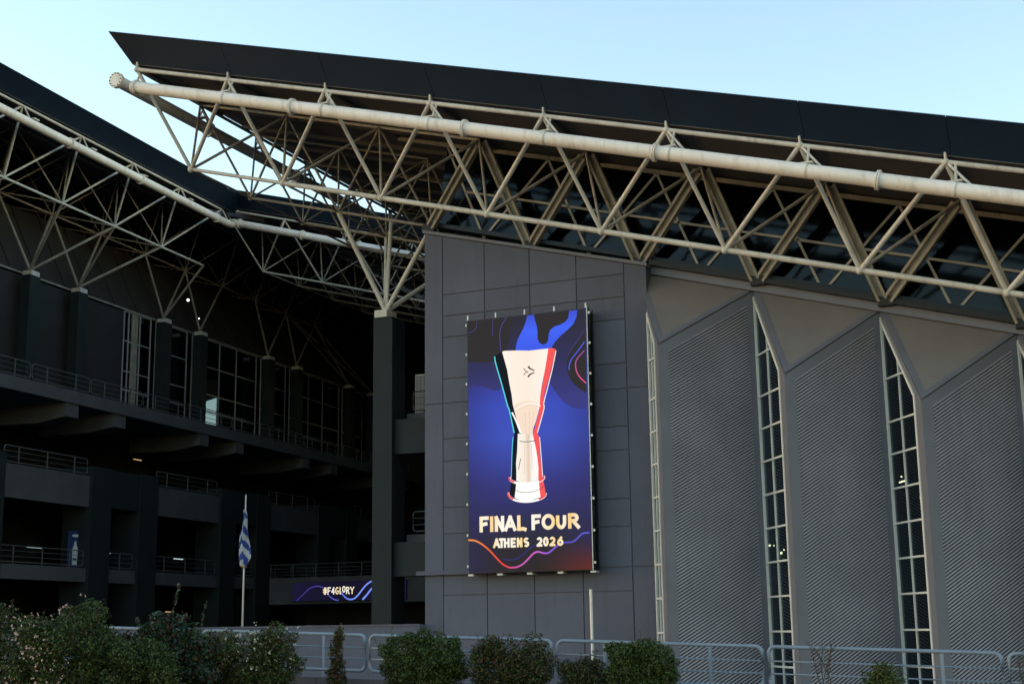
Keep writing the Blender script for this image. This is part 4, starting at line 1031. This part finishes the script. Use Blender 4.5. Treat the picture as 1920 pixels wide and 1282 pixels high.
def lamp(name, loc, r, mat, label, grp):
    l = empty(name, loc); tag(l, label, 'lamp', grp)
    ball('bulb', (0, 0, 0), r, mat, l)
    q = MB(); q.tube((0, 0, r*.8), (0, 0, r*2.2), r*.7, 10, r*.4); q.build('fitting', M['black'], l)
lamp('flood_lamp', wloc(-3, 24.4, 26.3), .10, M['lamp'], 'single bright white lamp under the dark wing roof', None)
lamp('flood_lamp', wloc(-3, 26.0, 25.2), .04, M['lamp'], 'tiny dim lamp below the bright one under the wing roof', None)
for (n, s, z, L, mat, lab) in ((-7.85, 13.6, 7.45, 1.5, 'tube', 'white tube lamp on the dark wall left of the bottle banner'), (-7.85, 22.6, 7.45, 1.3, 'tube', 'white tube lamp between the paired left columns'),
                               (-7.85, 31.2, 7.4, 1.3, 'tube', 'white tube lamp on the lower balcony left of the flag'), (-7.85, 25.3, 14.6, 1.0, 'lamp_warm', 'warm orange tube lamp under the terrace slab'),
                               (-7.85, 30.3, 3.3, .8, 'lamp_warm', 'warm tube lamp low behind the parapet')):
    l = empty('tube_lamp', wloc(n, s, z), WA); tag(l, lab, 'lamp', 'tube lamps in the wing')
    q = MB(); q.tube((0, 0, 0), (0, L, 0), .03, 8); q.build('tube', M[mat], l)
    q = MB(); q.box(-.1, -.032, -.05, L+.05, -.04, .04); q.build('fitting', M['black'], l)
INL = [(-14.62, 63.8, 5.26), (-14.42, 63.8, 5.25), (-13.97, 63.8, 5.04), (-14.1, 63.8, 4.9), (-8.52, 63.8, 8.09), (-7.76, 63.8, 7.13), (-8.49, 63.8, 7.85)]
M['lamp_in'] = emit('indoor_lamp', (1.0, 0.8, 0.42), 5)
for i, (p_, r, lab) in enumerate((((-14.38, 63.8, 5.39), .07, 'left upper lamp seen through the second tall window'), ((-14.17, 63.8, 5.39), .04, 'faint lamp seen through the second tall window'), ((-13.69, 63.8, 5.18), .05, 'right upper lamp seen through the second tall window'), ((-13.81, 63.8, 5.05), .08, 'lowest lamp seen through the second tall window'),
                                 ((-8.4, 63.8, 8.31), .05, 'small lamp seen through the third tall window'), ((-7.6, 63.8, 7.35), .06, 'right lamp seen through the third tall window'))):
    lamp('indoor_lamp', INL[i], r*.75, M['lamp_in'], lab, 'lamps inside the hall')
l = empty('tube_lamp', INL[6]); tag(l, 'short yellow tube lamp seen through the third tall window', 'lamp')
q = MB(); q.tube((-.15, 0, -.02), (.15, 0, .06), .035, 8); q.build('tube', M['lamp_in'], l)
q = MB(); q.box(-.18, .18, .04, .09, -.03, .07); q.build('fitting', M['black'], l)

# ------------------------------------------------------------------ shrubs
import numpy as np
rng = np.random.default_rng(11)
def leafmat(name, c, rough=.6):
    mt, nt, p = new_mat(name)
    geo = nt.nodes.new('ShaderNodeNewGeometry'); rp = nt.nodes.new('ShaderNodeValToRGB')
    rp.color_ramp.elements[0].color = (c[0]*.75, c[1]*.78, c[2]*.78, 1); rp.color_ramp.elements[1].color = (c[0]*1.25, c[1]*1.22, c[2]*1.2, 1)
    nt.links.new(geo.outputs['Random Per Island'], rp.inputs['Fac']); nt.links.new(rp.outputs[0], p.inputs['Base Color'])
    p.inputs['Roughness'].default_value = rough; p.inputs['Specular IOR Level'].default_value = .3
    return mt
M['lf_green'] = leafmat('leaf_green', (0.046, 0.078, 0.013))
M['lf_dark'] = leafmat('leaf_dark_green', (0.018, 0.034, 0.009))
M['lf_olive'] = leafmat('leaf_olive', (0.062, 0.064, 0.013))
M['lf_red'] = leafmat('leaf_red_brown', (0.10, 0.035, 0.018))
M['lf_brown'] = leafmat('leaf_brown', (0.04, 0.028, 0.017))
M['lf_blue'] = leafmat('leaf_blue_green', (0.018, 0.045, 0.03))
M['petal_pink'] = leafmat('petal_pink', (0.55, 0.36, 0.34))
M['petal_white'] = leafmat('petal_white', (0.5, 0.5, 0.36))
def clumpy(blobs, k=16, amp=1.0):
    out = []
    for b in blobs:
        b = np.array(b, float); out.append(tuple(b*np.array([1, 1, 1, .82+.13*(amp < 1), .82+.13*(amp < 1), .82+.13*(amp < 1)])))
        for _ in range(k):
            d = rng.normal(size=3); d[1] = -abs(d[1]); d /= np.linalg.norm(d); rr_ = (.2+.22*rng.random())*amp
            c_ = b[:3]+d*b[3:6]*(.78+.22*rng.random()); out.append((*c_, rr_*b[3]**.5*(.8+.5*rng.random()), rr_*b[4]**.5, rr_*b[5]**.5*(.7+.5*rng.random())))
    return out
def scatter(blobs, n, fill=2.0, rough=.16):
    vol = np.array([b[3]*b[4]*b[5] for b in blobs])**.75; pick = rng.choice(len(blobs), n, p=vol/vol.sum())
    B = np.array(blobs)[pick]
    d = rng.normal(size=(n, 3)); d /= np.linalg.norm(d, axis=1)[:, None]
    r = rng.random(n)**(1/(3*fill))
    r *= 1 + rough*np.sin(d[:, 0]*7+B[:, 0]*3)*np.cos(d[:, 2]*6+B[:, 1]*5) + rng.normal(size=n)*.05
    return B[:, :3]+d*r[:, None]*B[:, 3:6], d
def leaf_mesh(name, P, D, size, mats, wts, parent, aspect=.5, up=.5):
    n = len(P)
    nrm = D*.5+rng.normal(size=(n, 3))*.7; nrm[:, 2] += up; nrm /= np.linalg.norm(nrm, axis=1)[:, None]
    t = rng.normal(size=(n, 3)); t -= (t*nrm).sum(1)[:, None]*nrm; t /= np.linalg.norm(t, axis=1)[:, None]
    b = np.cross(nrm, t); s = size*(.4+1.15*rng.random(n)**1.3)[:, None]
    V = np.empty((n, 4, 3)); V[:, 0] = P-t*s*.5; V[:, 1] = P+b*s*aspect*.5+nrm*s*.08; V[:, 2] = P+t*s*.5; V[:, 3] = P-b*s*aspect*.5+nrm*s*.08
    me = bpy.data.meshes.new(name); me.vertices.add(4*n); me.vertices.foreach_set('co', V.ravel())
    me.loops.add(4*n); me.loops.foreach_set('vertex_index', np.arange(4*n, dtype=np.int32))
    me.polygons.add(n); me.polygons.foreach_set('loop_start', np.arange(0, 4*n, 4, dtype=np.int32))
    for q_ in mats: me.materials.append(M[q_])
    mi = rng.choice(len(mats), n, p=np.array(wts)/sum(wts)).astype(np.int32)
    me.polygons.foreach_set('material_index', mi); me.update(calc_edges=True); me.validate()
    o = bpy.data.objects.new(name, me); COL.objects.link(o); o.parent = parent; return o
def shrub(base, blobs, n, size, mats, wts, label, sprigs=0, flowers=None, fl_size=.05, rough=.16, stems=5, sprig_len=.4, name='shrub'):
    size *= 1.15; n = int(n*1.25)
    r_ = empty(name, base); tag(r_, label, 'shrub', None)
    raw = blobs; blobs = clumpy(blobs, 16, .6 if 'trimmed' in label else 1.0)
    P, D = scatter(blobs, int(n*2.4), 1.3, rough)
    if sprigs:
        S_, SD = scatter(blobs, sprigs, 8, rough); ok = S_[:, 2] > np.median(P[:, 2]); S_, SD = S_[ok], SD[ok]
        st = MB(); ex, ed = [], []
        for p_, d in zip(S_, SD):
            dirv = np.array([d[0]*.5+rng.normal()*.25, d[1]*.5, .8+.4*rng.random()]); dirv /= np.linalg.norm(dirv); L = sprig_len*(.4+rng.random())
            st.tube(p_, p_+dirv*L, .006, 4, .003)
            k = int(L/.02)
            tt = rng.random(k)[:, None]*L
            ex.append(p_+dirv*tt+rng.normal(size=(k, 3))*.022); ed.append(rng.normal(size=(k, 3)))
        st.build('sprig', M['bark'], r_)['kind'] = 'stuff'
        P = np.vstack([P]+ex); D = np.vstack([D]+ed)
    leaf_mesh('foliage', P, D, size, mats, wts, r_)['kind'] = 'stuff'
    if flowers:
        kind, cnt, sel = flowers
        F, FD = scatter(blobs, cnt*5, 6, rough); keep = (FD[:, 1] < .35) & sel(F); F, FD = F[keep][:cnt], FD[keep][:cnt]
        cl = (F[:, None, :]+FD[:, None, :]*.07+np.array([0, -.04, .02])+rng.normal(size=(len(F), 5, 3))*fl_size*.45).reshape(-1, 3)
        leaf_mesh('flowers', cl, np.repeat(FD, 5, 0), fl_size, [kind], [1], r_, .9, .2)['kind'] = 'stuff'
    for i in range(stems):
        b = raw[i % len(raw)]; s_ = MB(); x, y = b[0]+rng.normal()*.15, b[1]
        s_.path([(x*.7, y, 0), (x*.85+rng.normal()*.05, y, b[2]*.5), (x, y, b[2])], .022, 6); s_.build('stem', M['bark'], r_)
    return r_
shrub((-24.0, 27.2, .1), [(-1.2, 0, 1.2, 1.5, .9, 1.15), (.4, .2, 1.2, 1.3, .9, 1.15), (-2.6, .2, 1.0, 1.1, .9, 1.1), (1.6, .4, .7, 1.0, .7, .95), (2.6, .8, .5, .8, .6, .8)], 32000, .062, ['lf_green', 'lf_dark', 'lf_olive', 'lf_brown'], [4, 4, 2, 1],
      'large dark shrub dotted with pink flowers at far left', 60, ('petal_pink', 620, lambda F: (F[:, 0] < .9)), .042)
shrub((-22.1, 29.2, .1), [(0, 0, 1.0, .75, .5, .95), (.6, .1, .7, .7, .5, .8), (-.2, 0, 1.6, .4, .35, .4), (-.9, 0, .8, .7, .5, .8)], 8500, .10, ['lf_blue', 'lf_dark', 'lf_red', 'lf_brown'], [4, 3, 1, 1.5],
      'blue-green shrub with tall russet shoots right of the pink flowers', 12, None, .05, .2, 4, .8)
shrub((-20.7, 30.6, .15), [(-1.1, 0, .75, 1.0, .7, .80), (.1, 0, .82, 1.0, .7, .85), (1.0, .1, .7, .75, .6, .85), (-1.8, .1, .6, .6, .6, .75), (-2.5, -.3, .5, .7, .6, .7)], 22000, .058, ['lf_green', 'lf_dark', 'lf_olive', 'lf_red', 'lf_brown'], [4, 4, 3, .8, 1.6],
      'wide low hedge with cream flowers and reddish tips left of the thin sprig', 60, ('petal_white', 130, lambda F: F[:, 2] > .6), .042, .2, 6, .3)
shrub((-18.75, 32.0, .2), [(0, 0, .35, .26, .2, .4), (-.02, 0, .85, .17, .15, .42), (.03, 0, 1.25, .10, .1, .3)], 1300, .06, ['lf_olive', 'lf_red', 'lf_brown', 'lf_dark'], [2, 2, 2, 2],
      'thin upright russet sprig before the railing left of the trimmed shrub', 10, None, .05, .25, 2, .25)
shrub((-16.2, 31.8, .15), [(-.35, 0, .8, .85, .6, .68), (.4, 0, .78, .75, .6, .70), (0, .1, .4, 1.1, .6, .6)], 13500, .055, ['lf_green', 'lf_dark', 'lf_olive'], [5, 3, 2.5],
      'trimmed bright green shrub in front of the tower\'s left corner', 55, None, .05, .12, 5, .28)
shrub((-13.75, 31.9, .1), [(-.4, 0, .62, .62, .5, .62), (.35, 0, .62, .68, .5, .66), (0, 0, .3, .95, .5, .5)], 9500, .055, ['lf_dark', 'lf_brown', 'lf_red', 'lf_olive', 'lf_green'], [4, 2.5, 1.2, 2.5, 1.5],
      'brown-red shrub in front of the railing below the screen', 70, None, .05, .22, 5, .22)
shrub((-12.0, 31.9, .0), [(-.25, 0, .4, .4, .4, .42), (.3, 0, .38, .45, .4, .42)], 3600, .055, ['lf_dark', 'lf_brown', 'lf_olive', 'lf_green'], [3, 3, 2, 1],
      'small scrubby shrub beside the steel post', 40, None, .05, .25, 3, .25)
shrub((-10.45, 31.8, .0), [(-.25, 0, .85, .62, .5, .56), (.3, 0, .85, .58, .5, .54), (0, 0, .4, .9, .5, .55)], 11500, .052, ['lf_green', 'lf_dark', 'lf_olive'], [5, 3.5, 2],
      'trimmed dark green shrub right of the steel post', 45, None, .05, .12, 5, .2)
shrub((-4.93, 31.8, -.1), [(0, 0, .45, .36, .35, .38), (-.1, 0, .2, .3, .3, .4)], 2200, .055, ['lf_olive', 'lf_green', 'lf_brown'], [3, 3, 1],
      'small olive shrub low before the rightmost corrugated bays', 14, None, .05, .2, 3, .18)
def twigs(base, n, h, label, seed):
    r_ = empty('bare_shrub', base); tag(r_, label, 'shrub', 'bare twiggy shrubs on the railing'); rr = random.Random(seed)
    for i in range(n):
        s_ = MB(); p_ = Vector((rr.uniform(-.15, .15), 0, 0)); d = Vector((rr.uniform(-.2, .2), rr.uniform(-.1, .1), 1)); pts = [p_]
        for k in range(8):
            d = (d+Vector((rr.uniform(-.25, .25), rr.uniform(-.15, .15), rr.uniform(-.05, .12)))).normalized(); p_ = p_+d*h/8; pts.append(p_)
            if k > 2:
                for _ in range(3):
                    e_ = (d+Vector((rr.uniform(-1, 1), rr.uniform(-.6, .6), rr.uniform(-.4, .5)))).normalized(); s_.tube(p_, p_+e_*rr.uniform(.1, .28), .006, 4, .003)
        s_.path(pts, .011, 5); s_.build('stem', M['bark'], r_)
twigs((-6.3, 32.7, 0), 5, 1.2, 'bare brown twigs tangled on the railing before the corrugated bay', 3)
twigs((-2.05, 32.6, -.15), 4, 1.05, 'bare brown twigs at the right edge of the picture', 5)

bpy.context.view_layer.update()
